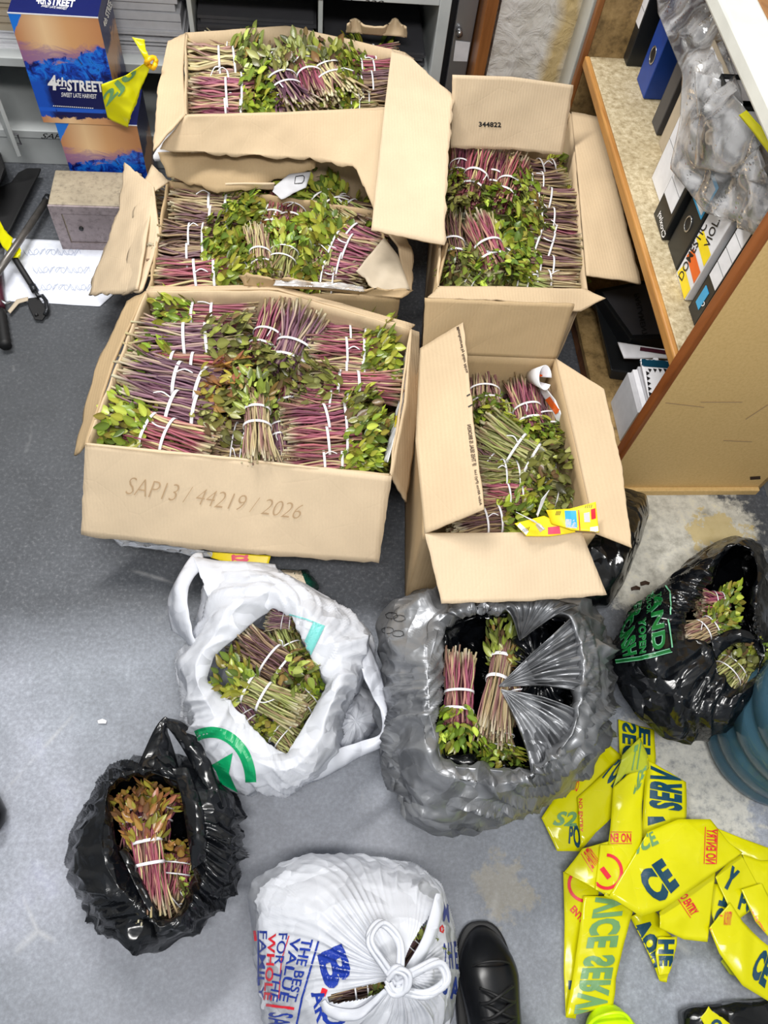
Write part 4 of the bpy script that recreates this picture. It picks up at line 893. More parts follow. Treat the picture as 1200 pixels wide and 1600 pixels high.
# ------------------------------------------------------------------ boxed wine
def wine_mat():
    t = NT('printed_wine_carton'); t.set(Roughness=.3, Specular_IOR_Level=.5); tc = t.n('ShaderNodeTexCoord'); sp = t.n('ShaderNodeSeparateXYZ'); t.l(tc.outputs['Object'], sp.inputs[0])
    u = t.math('DIVIDE', sp.outputs[0], .195); v = t.math('DIVIDE', sp.outputs[2], .27); co = tc.outputs['Object']
    n1 = t.noise(co, 34, 6, .7, .8); n2 = t.noise(co, 12, 5, .7, 1.5); n3 = t.noise(co, 60, 5, .7)
    cop = t.ramp(u, [(0, srgb(196, 132, 88)), (.35, srgb(244, 206, 158)), (.62, srgb(222, 168, 116)), (1, srgb(198, 138, 92))])
    s = lambda a, k=1.: t.math('MULTIPLY', t.math('SUBTRACT', a, .5), k)
    edge = t.math('ADD', v, t.math('ADD', s(n2, .38), s(n1, .22)))
    c = t.mix(t.ramp(t.math('ADD', v, s(n2, .5)), [(.66, (.75,)*3+(1,)), (.76, (0, 0, 0, 1))]), cop, srgb(130, 92, 160))
    up = t.math('SUBTRACT', edge, t.math('MULTIPLY', t.math('SUBTRACT', u, .4), .16))
    c = t.mix(t.ramp(up, [(.60, (1, 1, 1, 1)), (.625, (0, 0, 0, 1))]), c, t.ramp(n1, [(.38, srgb(14, 24, 92)), (.47, srgb(20, 70, 190)), (.56, srgb(30, 130, 240)), (.68, srgb(14, 30, 110))]))
    nav = t.ramp(t.math('ADD', v, s(n1, .14)), [(.40, (1, 1, 1, 1)), (.46, (0, 0, 0, 1))])
    c = t.mix(nav, c, t.mix(t.ramp(t.math('ADD', u, s(n2, .2)), [(.12, (1, 1, 1, 1)), (.2, (0, 0, 0, 1))]), srgb(10, 18, 84), srgb(24, 84, 196)))
    stripe = t.math('MULTIPLY', t.ramp(v, [(.115, (0, 0, 0, 1)), (.12, (1, 1, 1, 1))], 'LINEAR'), t.ramp(v, [(.155, (1, 1, 1, 1)), (.16, (0, 0, 0, 1))]))
    c = t.mix(t.math('MULTIPLY', stripe, t.ramp(n1, [(.35, (0, 0, 0, 1)), (.4, (1, 1, 1, 1))])), c, srgb(30, 96, 214))
    bot = t.ramp(t.math('ADD', v, s(n1, .16)), [(.055, (1, 1, 1, 1)), (.065, (0, 0, 0, 1))])
    c = t.mix(bot, c, cop)
    tl = t.ramp(t.math('ADD', t.math('SUBTRACT', v, t.math('MULTIPLY', u, 1.1)), s(n2, .1)), [(.82, (0, 0, 0, 1)), (.83, (1, 1, 1, 1))])
    c = t.mix(tl, c, srgb(28, 124, 232)); t.color(c); return t.m
MT['wine'] = wine_mat()
def side_wine():
    t = NT('printed_wine_carton_side'); t.set(Roughness=.3); co = t.co(); n = t.noise(co, 16, 5, .7, 1); tc = t.n('ShaderNodeTexCoord'); sp = t.n('ShaderNodeSeparateXYZ'); t.l(tc.outputs['Object'], sp.inputs[0])
    k = t.math('ADD', t.math('DIVIDE', sp.outputs[2], .27), t.math('MULTIPLY', t.math('SUBTRACT', n, .5), .5))
    t.color(t.ramp(k, [(.3, srgb(12, 20, 88)), (.45, srgb(206, 156, 104)), (.66, srgb(200, 150, 100)), (.72, srgb(10, 18, 84))])); return t.m
MT['wine_side'] = side_wine()
def wine(x0, y0, z0, w_, d_, h_, rz, label):
    r = thing('wine_carton', (x0, y0, z0), label, 'wine carton'); r.matrix_world = Matrix.Translation((x0, y0, z0)) @ Matrix.Rotation(rz, 4, 'Z')
    me = bpy.data.meshes.new('carton_body'); vs = [(0, 0, 0), (w_, 0, 0), (w_, d_, 0), (0, d_, 0), (0, 0, h_), (w_, 0, h_), (w_, d_, h_), (0, d_, h_)]
    me.from_pydata(vs, [], [(0, 1, 5, 4), (4, 5, 6, 7), (1, 2, 6, 5), (3, 2, 1, 0), (2, 3, 7, 6), (3, 0, 4, 7)])
    for m in ('wine', 'navy', 'wine_side'): me.materials.append(MT[m])
    for i, k in enumerate((0, 1, 2, 1, 0, 2)): me.polygons[i].material_index = k
    o = bpy.data.objects.new('carton_body', me); COL.objects.link(o); o.parent = r
    lipo = MB().box((-.001, -.001, h_-.0025), (w_+.001, .0, h_)); lv = bpy.data.meshes.new('lid_edge'); lv.from_pydata([tuple(v) for v in lipo.v], [], lipo.f); lv.materials.append(MT['paper']); lo = bpy.data.objects.new('lid_edge', lv); COL.objects.link(lo); lo.parent = r
    return r, o
w0, wo0 = wine(-.636, 1.862, 0, .205, .15, .278, 0, 'lower copper and blue wine carton standing behind the grey safe')
w1, wo1 = wine(-.662, 1.856, .279, .197, .165, .27, 0, 'upper copper and blue wine carton with white lettering on its front')
write('4', [(74, 140), (90, 141), (88, 117), (76, 117)], wo1, 'ink_white', bold=.03); write('th', [(88, 134), (105, 135), (103, 121), (88, 120)], wo1, 'ink_white', bold=.02, shear=.1)
write('STREET', [(105, 142), (163, 144), (160, 127), (105, 124)], wo1, 'ink_white', bold=.03); write('SWEET LATE HARVEST', [(96, 151), (151, 154), (151, 147), (96, 144)], wo1, 'ink_white', bold=.01)
band([(94, 138), (103, 138)], 1.5, wo1, 'ink_white'); write('5.0 LITRE', [(88, 183), (104, 184), (104, 180), (88, 179)], wo1, 'ink_brown', bold=0)
[band([(83+q*3.2, 165+q*.2), (85+q*3.2, 165.1+q*.2)], 1.4, wo1, 'ink_white', 'small_print') for q in range(20)]
write('4th', [(56, 6), (72, 8), (71, -4), (58, -5)], wo1, 'ink_white', bold=.02); write('STREET', [(74, 8), (115, 12), (118, 0), (76, -3)], wo1, 'ink_white', bold=.03)
write('SWEET LATE HARVEST', [(64, 11), (104, 16), (106, 12), (66, 8)], wo1, 'ink_white', bold=0)
write('4th STREET', [(164, 44), (178, 0), (170, -6), (160, 36)], wo1, 'ink_white', bold=.03)
# knotted piece of tape hanging on the carton corner
kt = thing('tape_knot', tuple(PY(235, 98, 1.86)), 'knotted torn scrap of yellow police tape hanging beside upper wine carton', 'tape')
k1 = sheet('tape_tail', [PY(230, 96, 1.85), PY(196, 118, 1.83), PY(158, 132, 1.82), PY(162, 158, 1.82), PY(168, 184, 1.82)], [PY(236, 102, 1.85), PY(220, 140, 1.83), PY(214, 160, 1.82), PY(206, 178, 1.81), PY(200, 200, 1.81)], MT['tape'], kt, 40, 14, .0008, .008, 1.5, .003)
write('2J0', [(168, 172), (222, 112), (202, 104), (160, 150)], k1, 'ink_teal_soft', bold=.03)
sheet('tape_end', [PY(206, 58, 1.87), PY(216, 74, 1.86), PY(228, 98, 1.85)], [PY(226, 62, 1.87), PY(228, 78, 1.86), PY(238, 94, 1.85)], MT['tape'], kt, 20, 8, .0008, .008, 2, .002)
kp = PY(236, 98, 1.845); m = MB(); m.tube([kp+Vector((math.cos(a)*.011*(1+.3*math.sin(2*a)), math.sin(a*2)*.006, math.sin(a)*.011)) for a in [i*2*math.pi/16 for i in range(17)]], .006, 8); m.obj('knot', plain('orange_yellow_tape', srgb(246, 186, 20), .35), kt, True)
# ------------------------------------------------------------------ small steel safe
MT['safe_top'] = board_mat('chipped_beige_enamel', srgb(120, 110, 94), srgb(164, 152, 130), srgb(172, 160, 138), 60, .3); MT['safe_front'] = board_mat('scratched_mauve_enamel', srgb(104, 92, 94), srgb(150, 138, 140), srgb(164, 150, 152), 60, .3)
sf = thing('steel_safe', (-.56, 1.77, 0), 'small scratched grey steel safe with keyhole standing on the floor', 'safe')
sx0, sx1, sy0, sy1, sh = -.668, -.44, 1.702, 1.842, .15
MB().box((sx0, sy0+.006, 0), (sx1, sy1, sh)).obj('body', MT['safe_top'], sf, False, .004)
fr = MB(); fr.box((sx0, sy0, 0), (sx0+.028, sy0+.006, sh-.002)); fr.box((sx1-.02, sy0, 0), (sx1, sy0+.006, sh-.002)); fr.box((sx0+.028, sy0, 0), (sx1-.02, sy0+.006, .026)); fr.box((sx0+.028, sy0, sh-.026), (sx1-.02, sy0+.006, sh-.002)); fr.obj('door_frame', MT['safe_front'], sf)
dr = MB().box((sx0+.031, sy0+.003, .029), (sx1-.023, sy0+.007, sh-.029)).obj('door', MT['safe_front'], sf)
kz = PY(127, 357, sy0+.002); MB().tube([(kz.x, sy0+.004, kz.z), (kz.x, sy0-.001, kz.z)], .006, 14).obj('keyhole', MT['ink_black'], dr, True)
# ------------------------------------------------------------------ paper on the floor, tools at the left edge
ws = sheet('paper_sheet', Q([(8, 372), (100, 376), (200, 384)], .002), Q([(4, 470), (80, 474), (156, 479), (200, 440)], .002), plain('white_paper_sheet', srgb(226, 230, 242), .6), None, 50, 30, .0008, .002, .8, 0)
tag(ws, 'large white paper sheet with faint writing lying on the floor', 'paper')
for k, (a, b) in enumerate((((55, 428), (150, 432)), ((40, 400), (130, 404)), ((60, 455), (160, 458)))): [band([(a[0]+s*9+math.cos(u*.9)*5, a[1]-6+math.sin(u*1.3+s)*6) for u in range(7)], .8, ws, 'ink_faint', 'faint_scribble') for s in range(10)]
bl = MB(); pts = [(64, 262), (60, 272), (49, 292), (17, 356), (0, 382), (-20, 380), (-20, 300), (17, 284), (28, 269), (42, 262)]
top = [P(x, y, .035) for x, y in pts]; n = len(pts); bl.add([Vector((p.x, p.y, .028)) for p in top]+top, [tuple(range(n-1, -1, -1)), tuple(range(n, 2*n))]+[(i, (i+1) % n, n+(i+1) % n, n+i) for i in range(n)])
tag(bl.obj('curved_board', MT['rubber'], None, False, .003), 'black curved sheet panel lying at left edge beside the safe', 'panel')
b2 = MB().hexa([P(-20, 300, 0), P(-5, 300, 0), P(11, 270, 0), P(0, 235, 0), P(-20, 300, .12), P(-5, 300, .12), P(8, 262, .12), P(0, 238, .12)]).obj('black_stand', MT['rubber'], None, False, .006)
tag(b2, 'black block of equipment standing at the left edge under the cabinet', 'equipment')
pp = thing('steel_pipe', tuple(P(30, 370, .05)), 'worn grey steel pipe lying slanted across the left edge', 'pipe')
MB().tube([P(72, 314, .03), P(40, 362, .045), P(-12, 438, .06)], .0095, 16).obj('tube', plain('worn_steel_tube', srgb(112, 108, 104), .35, .6, 30, .25), pp, True)
MB().tube([P(72, 314, .03), P(76, 308, .029)], .0115, 16).obj('end_collar', MT['steel_dark'], pp, True)
st = thing('folding_strut', tuple(P(40, 430, .02)), 'black rod with hinged bracket and yellow tape wound round its top', 'strut')
MB().tube([P(-4, 360, .035), P(22, 402, .03), P(51, 448, .025)], .008, 12).obj('rod', MT['rubber'], st, True)
MB().tube([P(50, 446, .026), P(55, 455, .022)], .0095, 12).obj('collar', MT['steel_dark'], st, True)
m = MB(); m.tube([P(54, 454, .022), P(60, 463, .02), P(66, 462, .018), P(72, 470, .018), P(74, 484, .016), P(70, 492, .012)], .0055, 8); m.obj('hinge', MT['steel_dark'], st, True)
q = [(44, 466), (60, 464), (75, 486), (66, 500), (54, 499), (44, 478)]; n = 6; m = MB(); a_ = [P(x, y, .012) for x, y in q]; b_ = [P(x, y, .004) for x, y in q]; m.add(b_+a_, [tuple(range(n-1, -1, -1)), tuple(range(n, 2*n))]+[(i, (i+1) % n, n+(i+1) % n, n+i) for i in range(n)]); fo = m.obj('foot_plate', MT['rubber'], st, False, .002)
MB().tube([P(57, 492, .013), P(57, 492, .015)], .005, 14).obj('foot_hole', MT['ink_black'], fo, True)
sheet('strap', Q([(44, 464), (26, 468), (12, 486)], .015), Q([(44, 470), (30, 474), (16, 490)], .013), MT['beige_board'], st, 18, 4, .002, .001)
m = MB(); cpt = [P(-4, 352, .04), P(8, 372, .04), P(16, 388, .036), P(26, 402, .034)]
for i in range(3):
    c = cpt[i].lerp(cpt[i+1], .5); d = (cpt[i+1]-cpt[i]).normalized(); m.tube([c-d*.014, c, c+d*.014], [.012, .0105, .013], 10)
tw = m.obj('wound_tape', MT['tape'], st, True)
sheet('tape_end', Q([(0, 345), (8, 362), (20, 372)], .055), Q([(-8, 365), (4, 385), (14, 398)], .05), MT['tape'], st, 14, 6, .001, .004, 2, .003)
sheet('tape_end', Q([(16, 396), (30, 384), (33, 392)], .045), Q([(20, 404), (28, 402), (32, 398)], .04), MT['tape'], st, 14, 6, .001, .004, 2, .003)
hd = thing('tool_handle', tuple(P(0, 500, .02)), 'maroon and black rubber tool handle cut off by the left edge', 'handle')
MB().tube([P(-6, 420, .022), P(-2, 460, .022), P(-1, 480, .022)], .014, 12).obj('maroon_sleeve', MT['maroon'], hd, True)
m = MB(); m.tube([P(0, 486, .024)]+[P(1+k*.7, 490+k*4.6, .024) for k in range(12)], [.013]+[.015 if k % 2 else .0135 for k in range(12)], 14); m.obj('rubber_grip', MT['rubber'], hd, True)
MB().tube([P(-2, 468, .03), P(8, 474, .028), P(16, 472, .02)], .004, 8).obj('steel_clip', MT['steel'], hd, True)
# ------------------------------------------------------------------ plastic bags
def polar(poly, z, N, c=None):
    pts = [P(x, y, z) for x, y in poly]; n = len(pts); c = c or sum(pts, Vector())/n; out = []
    for k in range(N):
        a = 2*math.pi*k/N; d = Vector((math.cos(a), math.sin(a))); best = None
        for i in range(n):
            p, q = pts[i]-c, pts[(i+1) % n]-c; e = q-p; den = d.x*e.y-d.y*e.x
            if abs(den) < 1e-12: continue
            t = (p.x*e.y-p.y*e.x)/den; s = (p.x*d.y-p.y*d.x)/den
            if t > 0 and -1e-6 <= s <= 1+1e-6 and (best is None or t > best): best = t
        out.append(c+Vector((d.x, d.y, 0))*(best or .05))
    r = [(p-c).length for p in out]   # soften corners
    for _ in range(max(1, N//120)): r = [(r[i-1]+2*r[i]+r[(i+1) % N])/4 for i in range(N)]
    return [c+Vector((math.cos(2*math.pi*k/N), math.sin(2*math.pi*k/N), 0))*r[k] for k in range(N)]
def bag(name, rings, mat, label, N=260, M=12, amp=.01, fs=1., pleat=.0, pk=19, seed=0, cut=None, group=None, parent=None, thick=.0008, cat='plastic bag', zdrop=None):
    """rings: (pixel outline, height, crumple weight) from the floor up over the shoulder to the lip and down inside"""
    R = [polar(p, z, N) for p, z, *_ in rings]; W = [(r[2] if len(r) > 2 else 1) for r in rings]; off = Vector((seed*3.1, seed*1.3, seed*.7))
    if zdrop:
        for k, fn in zdrop.items():
            for p in R[k]: p.z += fn(p)
    K = len(R); rows = []
    for s in range(K-1):
        for j in range(M):
            t = j/M; row = []
            for k in range(N):
                p0, p1, p2, p3 = R[max(s-1, 0)][k], R[s][k], R[s+1][k], R[min(s+2, K-1)][k]
                row.append((.5*((2*p1)+(p2-p0)*t+(2*p0-5*p1+4*p2-p3)*t*t+(3*p1-p0-3*p2+p3)*t**3)).lerp(p1.lerp(p2, t), .55))
            rows.append((row, W[s]*(1-t)+W[s+1]*t))
    rows.append((R[-1], W[-1])); nr = len(rows); out = []
    for i, (row, w_) in enumerate(rows):
        up = rows[min(i+1, nr-1)][0]; dn = rows[max(i-1, 0)][0]
        for k in range(N):
            du = row[(k+1) % N]-row[k-1]; dv = up[k]-dn[k]; n = du.cross(dv)
            n = n.normalized() if n.length > 1e-12 else Vector((0, 0, 1)); p = row[k]
            th = 2*math.pi*k/N; ww = noise.noise((p+off)*5)*2.2
            d = amp*w_*(1.6*crumple(p+off, fs)+.4*creases(p+off, fs)-.3)
            if pleat:
                for fr, am in ((1, 1.), (2, .75), (4, .4)):
                    g = min(1, max(0, noise.noise((p+off)*(5+fr)+Vector((fr*3, 0, 0)))*3+.45)); tt = tri(int(pk*fr)*th/(2*math.pi)+ww*(.8+.5*fr)+i*.012*fr)
                    d += pleat*1.5*w_*am*g*(tt**2.2-.28)
            q = p+n*d; q.z = max(q.z, .001+(.003 if i else 0)); out.append(q)
    f = [tuple(range(N-1, -1, -1)), tuple((nr-1)*N+k for k in range(N))]
    for i in range(nr-1):
        for k in range(N):
            a, b, c, d = i*N+k, i*N+(k+1) % N, (i+1)*N+(k+1) % N, (i+1)*N+k; f.append((a, b, c, d))
    if cut:
        def inside(x, y, poly):
            r = False; j = len(poly)-1
            for i in range(len(poly)):
                xi, yi = poly[i]; xj, yj = poly[j]
                if (yi > y) != (yj > y) and x < (xj-xi)*(y-yi)/(yj-yi)+xi: r = not r
                j = i
            return r
        keep = []
        for q in f:
            c = sum((out[i] for i in q), Vector())/len(q); x, y = pix(c)
            if c.z > .08 and any(inside(x, y, pl) for pl in cut): continue
            keep.append(q)
        f = keep
    o = mk(name, out, f, MT[mat], parent)
    if label: tag(o, label, cat, group)
    return o
def shrink(poly, k, dx=0, dy=0):
    cx = sum(p[0] for p in poly)/len(poly); cy = sum(p[1] for p in poly)/len(poly)
    return [(cx+(x-cx)*k+dx, cy+(y-cy)*k+dy) for x, y in poly]
def mixp(a, z, b, t):   # ring between outline a and opening b
    n = 40
    def res(poly):
        L = linpath([Vector((*p, 0)) for p in poly]+[Vector((*poly[0], 0))], n+1)[:-1]; return L
    A = res(a); c = sum(A, Vector())/n; B = res(b); cb = sum(B, Vector())/n; out = []
    for p in A:
        an = math.atan2(p.y-c.y, p.x-c.x); q = min(B, key=lambda v: abs((math.atan2(v.y-cb.y, v.x-cb.x)-an+math.pi) % (2*math.pi)-math.pi)); r = p.lerp(q, t); out.append((r.x, r.y))
    return out
# -- white carrier bag with green ring
wo = [(318, 965), (322, 920), (334, 896), (380, 888), (430, 888), (500, 925), (560, 962), (586, 1010), (574, 1052), (548, 1090), (532, 1130), (530, 1180), (500, 1216), (450, 1240), (390, 1240), (340, 1220), (303, 1165), (288, 1100), (275, 1030)]
wi = [(425, 950), (455, 962), (485, 1025), (510, 1068), (490, 1110), (447, 1180), (415, 1158), (365, 1103), (325, 1062), (335, 1025), (375, 990)]
WB = bag('white_carrier_bag', [(shrink(wo, .78, 6, 6), .0, .3), (shrink(wo, .97, 0, 0), .045, 1), (wo, .12, 1), (mixp(wo, 0, wi, .14), .19, .9), (mixp(wo, 0, wi, .55), .225, .7), (wi, .20, .35), (shrink(wi, 1.15, 0, 5), .11, .6), (shrink(wi, .8, 0, 8), .03, .2)],
         'white_film', 'open white carrier bag with green ring print holding bundles', amp=.006, pleat=.009, pk=11, seed=1)
def handle_strip(A, za, B, zb, mat, parent, seed, name='handle', amp=.006, wr=.006):
    return sheet(name, Q(A, za), Q(B, zb), MT[mat], parent, 44, 9, .0016, amp, 1.8, 0, seed, True, .008, smoothpath, wr)
handle_strip([(268, 985), (262, 942), (276, 905), (300, 868), (316, 864)], [.12, .14, .16, .16, .15], [(310, 1020), (298, 975), (294, 930), (302, 905), (320, 886)], [.19, .19, .18, .17, .16], 'white_film', WB, 2)
handle_strip([(300, 868), (340, 876), (390, 878), (430, 882)], [.16, .16, .15, .13], [(316, 905), (330, 940), (360, 930), (440, 905)], [.18, .19, .19, .16], 'white_film', WB, 3)
handle_strip([(574, 1000), (594, 1050), (604, 1105), (606, 1158), (560, 1184), (500, 1218), (450, 1232)], [.17, .16, .14, .13, .13, .13, .12], [(560, 1030), (574, 1072), (594, 1112), (594, 1147), (548, 1163), (505, 1180), (460, 1200)], [.19, .18, .15, .14, .15, .17, .18], 'white_film', WB, 4)
band(arc(330, 1222, 62, 78, -112, 0), 17, WB, 'ink_green', 'printed_ring'); lay([(331, 1195), (364, 1176), (358, 1208), (372, 1238), (345, 1224), (338, 1205)], [(0, 1, 2), (0, 2, 5), (5, 2, 4), (4, 2, 3)], WB, MT['ink_green'], 'printed_triangle')
band([(452, 960), (480, 968), (500, 976)], 2, WB, 'ink_aqua', 'printed_line'); patch([(474, 1006), (486, 1024), (508, 978), (490, 972)], WB, 'ink_aqua')
gW = 'herb bundles in the white carrier bag'
for cut, leaf, wp, k, dz, lab in [((428, 985), (470, 1060), 56, 'grd', -.04, 'dark leafed bundle at the back of white ringed bag'), ((416, 966), (478, 974), 28, 'pur', -.01, 'purple strapped bundle end at the very top of white ringed bag'),
    ((372, 1000), (492, 1074), 54, 'bro', .0, 'brown and purple bundle across the middle of white ringed bag'), ((470, 1118), (334, 1048), 48, 'gre', .02, 'pale green bundle lying across the front of white ringed bag'),
    ((444, 1120), (506, 1064), 46, 'gre', -.02, 'bright leaves bundle at right edge of white ringed bag opening'), ((366, 1092), (408, 1150), 28, 'pur', -.02, 'thin purple bundle at left front of white ringed bag'),
    ((470, 1172), (412, 1120), 46, 'gre', -.02, 'green bundle at the front corner of white ringed bag opening')]: bundle(cut, leaf, wp, k, .165+dz, lab, gW)
for k, (x, y) in enumerate([(420, 1020), (430, 1080), (440, 1130)]): bundle((x-60, y-20), (x+60, y+20), 60, ['bro', 'gre', 'pur'][k], .09, 'dim bundle deeper in the white ringed bag', 'lower bundles of the white carrier bag')
# white crumpled bag beside it, seen under the handle, and the dark green bag behind
w2o = [(520, 1110), (560, 1070), (592, 1090), (594, 1130), (570, 1160), (535, 1180), (515, 1150)]
w2 = bag('white_crumpled_bag', [(shrink(w2o, .8), .0, .3), (w2o, .04, 1), (shrink(w2o, .8), .09, 1), (shrink(w2o, .3), .12, 1), (shrink(w2o, .02), .122, .2)], 'white_film', 'small ribbed white plastic bundle under the right handle of ringed bag', N=160, M=8, amp=.006, pleat=.002, pk=9, seed=8)
g2o = [(415, 900), (440, 888), (480, 892), (500, 915), (495, 930), (440, 925)]
MT['green_film'] = m_film('dark_green_film', srgb(6, 58, 46), .25, 24, .8)
g2 = bag('dark_green_bag', [(shrink(g2o, .8), .0, .3), (g2o, .04, 1), (shrink(g2o, .7), .09, 1), (shrink(g2o, .02), .10, .2)], 'green_film', 'dark green plastic bag behind the white ringed bag, below the carton', N=140, M=8, amp=.006, pleat=.002, pk=7, seed=9)
patch([(430, 905), (478, 912), (470, 892), (432, 890)], g2, 'beige_board', 'printed_panel')
# -- black bag, bottom left
bo = [(104, 1345), (112, 1300), (145, 1240), (182, 1190), (225, 1184), (290, 1180), (345, 1215), (372, 1255), (379, 1320), (370, 1390), (315, 1450), (250, 1480), (190, 1478), (138, 1440), (115, 1390)]
bi = [(172, 1235), (205, 1212), (255, 1212), (288, 1245), (302, 1320), (298, 1385), (268, 1440), (247, 1438), (212, 1370), (186, 1335), (178, 1290)]
BB = bag('black_carrier_bag', [(shrink(bo, .8, 4, 0), .0, .3), (shrink(bo, .97), .04, 1), (bo, .10, 1.1), (mixp(bo, 0, bi, .2), .155, 1.1), (mixp(bo, 0, bi, .7), .18, 1.), (bi, .15, .5), (shrink(bi, 1.12), .08, .8), (shrink(bi, .8), .02, .3)],
         'black_film', 'open black carrier bag at lower left with one looped handle up', amp=.008, fs=1.1, pleat=.010, pk=9, seed=3)
handle_strip([(214, 1200), (240, 1142), (256, 1121), (262, 1122)], [.17, .15, .14, .14], [(285, 1225), (276, 1185), (265, 1150), (262, 1130)], [.18, .16, .15, .14], 'black_film', BB, 5)
handle_strip([(256, 1121), (290, 1132), (325, 1180), (350, 1262)], [.14, .15, .16, .16], [(259, 1132), (278, 1158), (300, 1195), (320, 1225)], [.14, .15, .16, .17], 'black_film', BB, 6)
handle_strip([(268, 1200), (282, 1240), (292, 1300), (300, 1360)], [.18, .19, .19, .18], [(292, 1200), (310, 1240), (322, 1300), (322, 1345)], [.17, .18, .18, .18], 'black_film', BB, 7, 'handle_base')
handle_strip([(186, 1330), (205, 1370), (230, 1420), (256, 1462)], [.165, .175, .175, .16], [(196, 1325), (220, 1365), (240, 1405), (262, 1440)], [.15, .16, .16, .15], 'black_film', BB, 8, 'folded_edge')
gH = 'herb bundles in the lower left black bag'
for cut, leaf, wp, k, dz, lab in [((242, 1436), (222, 1240), 48, 'brz', .02, 'bronze leaved bundle with magenta stems on top in lower left black bag'), ((250, 1436), (310, 1372), 42, 'bro', -.03, 'brown stems with white strap at front of lower left black bag'),
    ((264, 1408), (280, 1310), 52, 'brz', -.03, 'olive bronze leaves at the right in lower left black bag'), ((232, 1310), (262, 1228), 50, 'brz', -.03, 'leafy bundle at the back of lower left black bag'), ((220, 1320), (196, 1235), 44, 'brz', -.03, 'bundle showing two reddish leaves at back left of lower black bag')]: bundle(cut, leaf, wp, k, .125+dz, lab, gH)
# -- grey refuse sack
go = [(588, 975), (618, 935), (690, 912), (760, 930), (850, 930), (925, 938), (955, 1000), (960, 1080), (945, 1150), (895, 1230), (842, 1262), (760, 1300), (680, 1305), (635, 1280), (608, 1210), (602, 1150), (596, 1050)]
gi = [(692, 975), (740, 958), (820, 955), (885, 965), (900, 1040), (890, 1130), (830, 1205), (760, 1196), (692, 1184), (680, 1130), (690, 1050)]
GB = bag('grey_refuse_sack', [(shrink(go, .82, 4, -10), .0, .3), (shrink(go, .97, 0, -4), .05, 1), (go, .11, 1), (mixp(go, 0, gi, .2), .2, 1), (mixp(go, 0, gi, .75), .272, 1), (gi, .24, .5), (shrink(gi, 1.08), .13, .8), (shrink(gi, .85), .02, .3)],
         'grey_film', 'large open silver grey refuse sack in the centre, folded over rim', amp=.010, fs=.9, pleat=.016, pk=10, seed=4)
ib = shrink(gi, 1.0, 2, 2)
IB = bag('black_liner_bag', [(shrink(ib, .8), .01, .2), (ib, .06, 1), (shrink(ib, .98), .17, 1), (shrink(ib, .97), .20, .9), (shrink(ib, .9), .15, .8), (shrink(ib, .45, 10, 0), .07, .9), (shrink(ib, .02, 10, 0), .07, .5)], 'black_film', 'shiny black inner bag lining the grey refuse sack', amp=.012, fs=1.3, pleat=.01, pk=15, seed=6)
blk = [(800, 985), (830, 970), (870, 980), (885, 1040), (880, 1110), (850, 1130), (820, 1100), (800, 1050)]
bag('black_wrapped_parcel', [(shrink(blk, .9), .05, .3), (blk, .12, 1), (shrink(blk, .8), .21, 1.2), (shrink(blk, .4), .225, 1), (shrink(blk, .02), .22, .3)], 'black_film', 'glossy black wrapped parcel inside right side of the grey sack', N=140, M=10, amp=.012, fs=1.5, pleat=.008, seed=7)
def fan(name, apex, za, far, zf, parent, seed, mat='grey_film', k=6, amp=.011):
    n = 120; m = 26; f0 = Q(far, zf); L = smoothpath(f0, n); a = P(*apex, za); vs = []; off = Vector((seed, seed*2, 0))
    for i in range(n):
        for j in range(m):
            t = j/(m-1); p = a.lerp(L[i], t**.9); w_ = math.sin(math.pi*min(t*.85+.08, 1))
            p.z += .035*math.sin(math.pi*t)*1.0+amp*w_*(tri(k*i/n+.9*noise.noise((p+off)*7))-.5)*1.8+amp*.6*w_*(tri(k*2.7*i/n+noise.noise((p+off)*12)*.3)-.5)+.008*crumple(p+off, 1.6)*w_
            vs.append(p)
    fs = [(i*m+j, (i+1)*m+j, (i+1)*m+j+1, i*m+j+1) for i in range(n-1) for j in range(m-1)]
    o = mk(name, vs, fs, MT[mat], parent); s = o.modifiers.new('s', 'SOLIDIFY'); s.thickness = .0012; return o
fan('pleated_fold', (780, 1072), .235, [(905, 955), (925, 985), (938, 1040), (934, 1092)], [.25, .24, .235, .235], GB, 1)
fan('pleated_fold', (783, 1078), .235, [(930, 1132), (905, 1180), (880, 1215), (834, 1238)], [.22, .21, .20, .19], GB, 2)
fan('pleated_fold', (812, 1000), .225, [(770, 945), (800, 938), (850, 935), (905, 945)], [.24, .255, .255, .26], GB, 3, amp=.006)
loose = sheet('folded_rim', Q([(684, 1196), (740, 1200), (800, 1206), (850, 1215)], [.25, .25, .25, .24]), Q([(630, 1215), (680, 1292), (770, 1290), (842, 1250)], [.13, .07, .07, .12]), MT['grey_film'], GB, 70, 26, .0014, .014, 1.0, .004, 21, wr=.014)
sheet('folded_rim', Q([(684, 985), (668, 1050), (672, 1120), (690, 1190)], [.27, .275, .27, .25]), Q([(618, 960), (606, 1050), (618, 1130), (608, 1200)], [.18, .17, .16, .15]), MT['grey_film'], GB, 70, 26, .0014, .014, 1.0, .004, 22, wr=.014)
for cx, cy in ((612, 962), (624, 966), (606, 985), (622, 990)): band(arc(cx, cy, 10, 5, 20, 380), 1, GB, 'ink_black', 'marker_scribble')
gG = 'herb bundles in the grey refuse sack'
for cut, leaf, wp, k, dz, lab in [((718, 1018), (716, 1176), 46, 'redl', .035, 'red stemmed upright bundle at left in grey refuse sack'),
    ((826, 1128), (800, 1020), 42, 'bro', -.01, 'brown cut stems half under the pleated fold of grey sack'), ((778, 1110), (784, 1206), 46, 'gre', .0, 'bright green leaves at the front of grey refuse sack')]: bundle(cut, leaf, wp, k, .185+dz, lab, gG)
bundle((764, 1152), (796, 960), 38, 'tan', .20, 'pale bundle in middle of grey refuse sack, cut ends to front', gG, -.09)
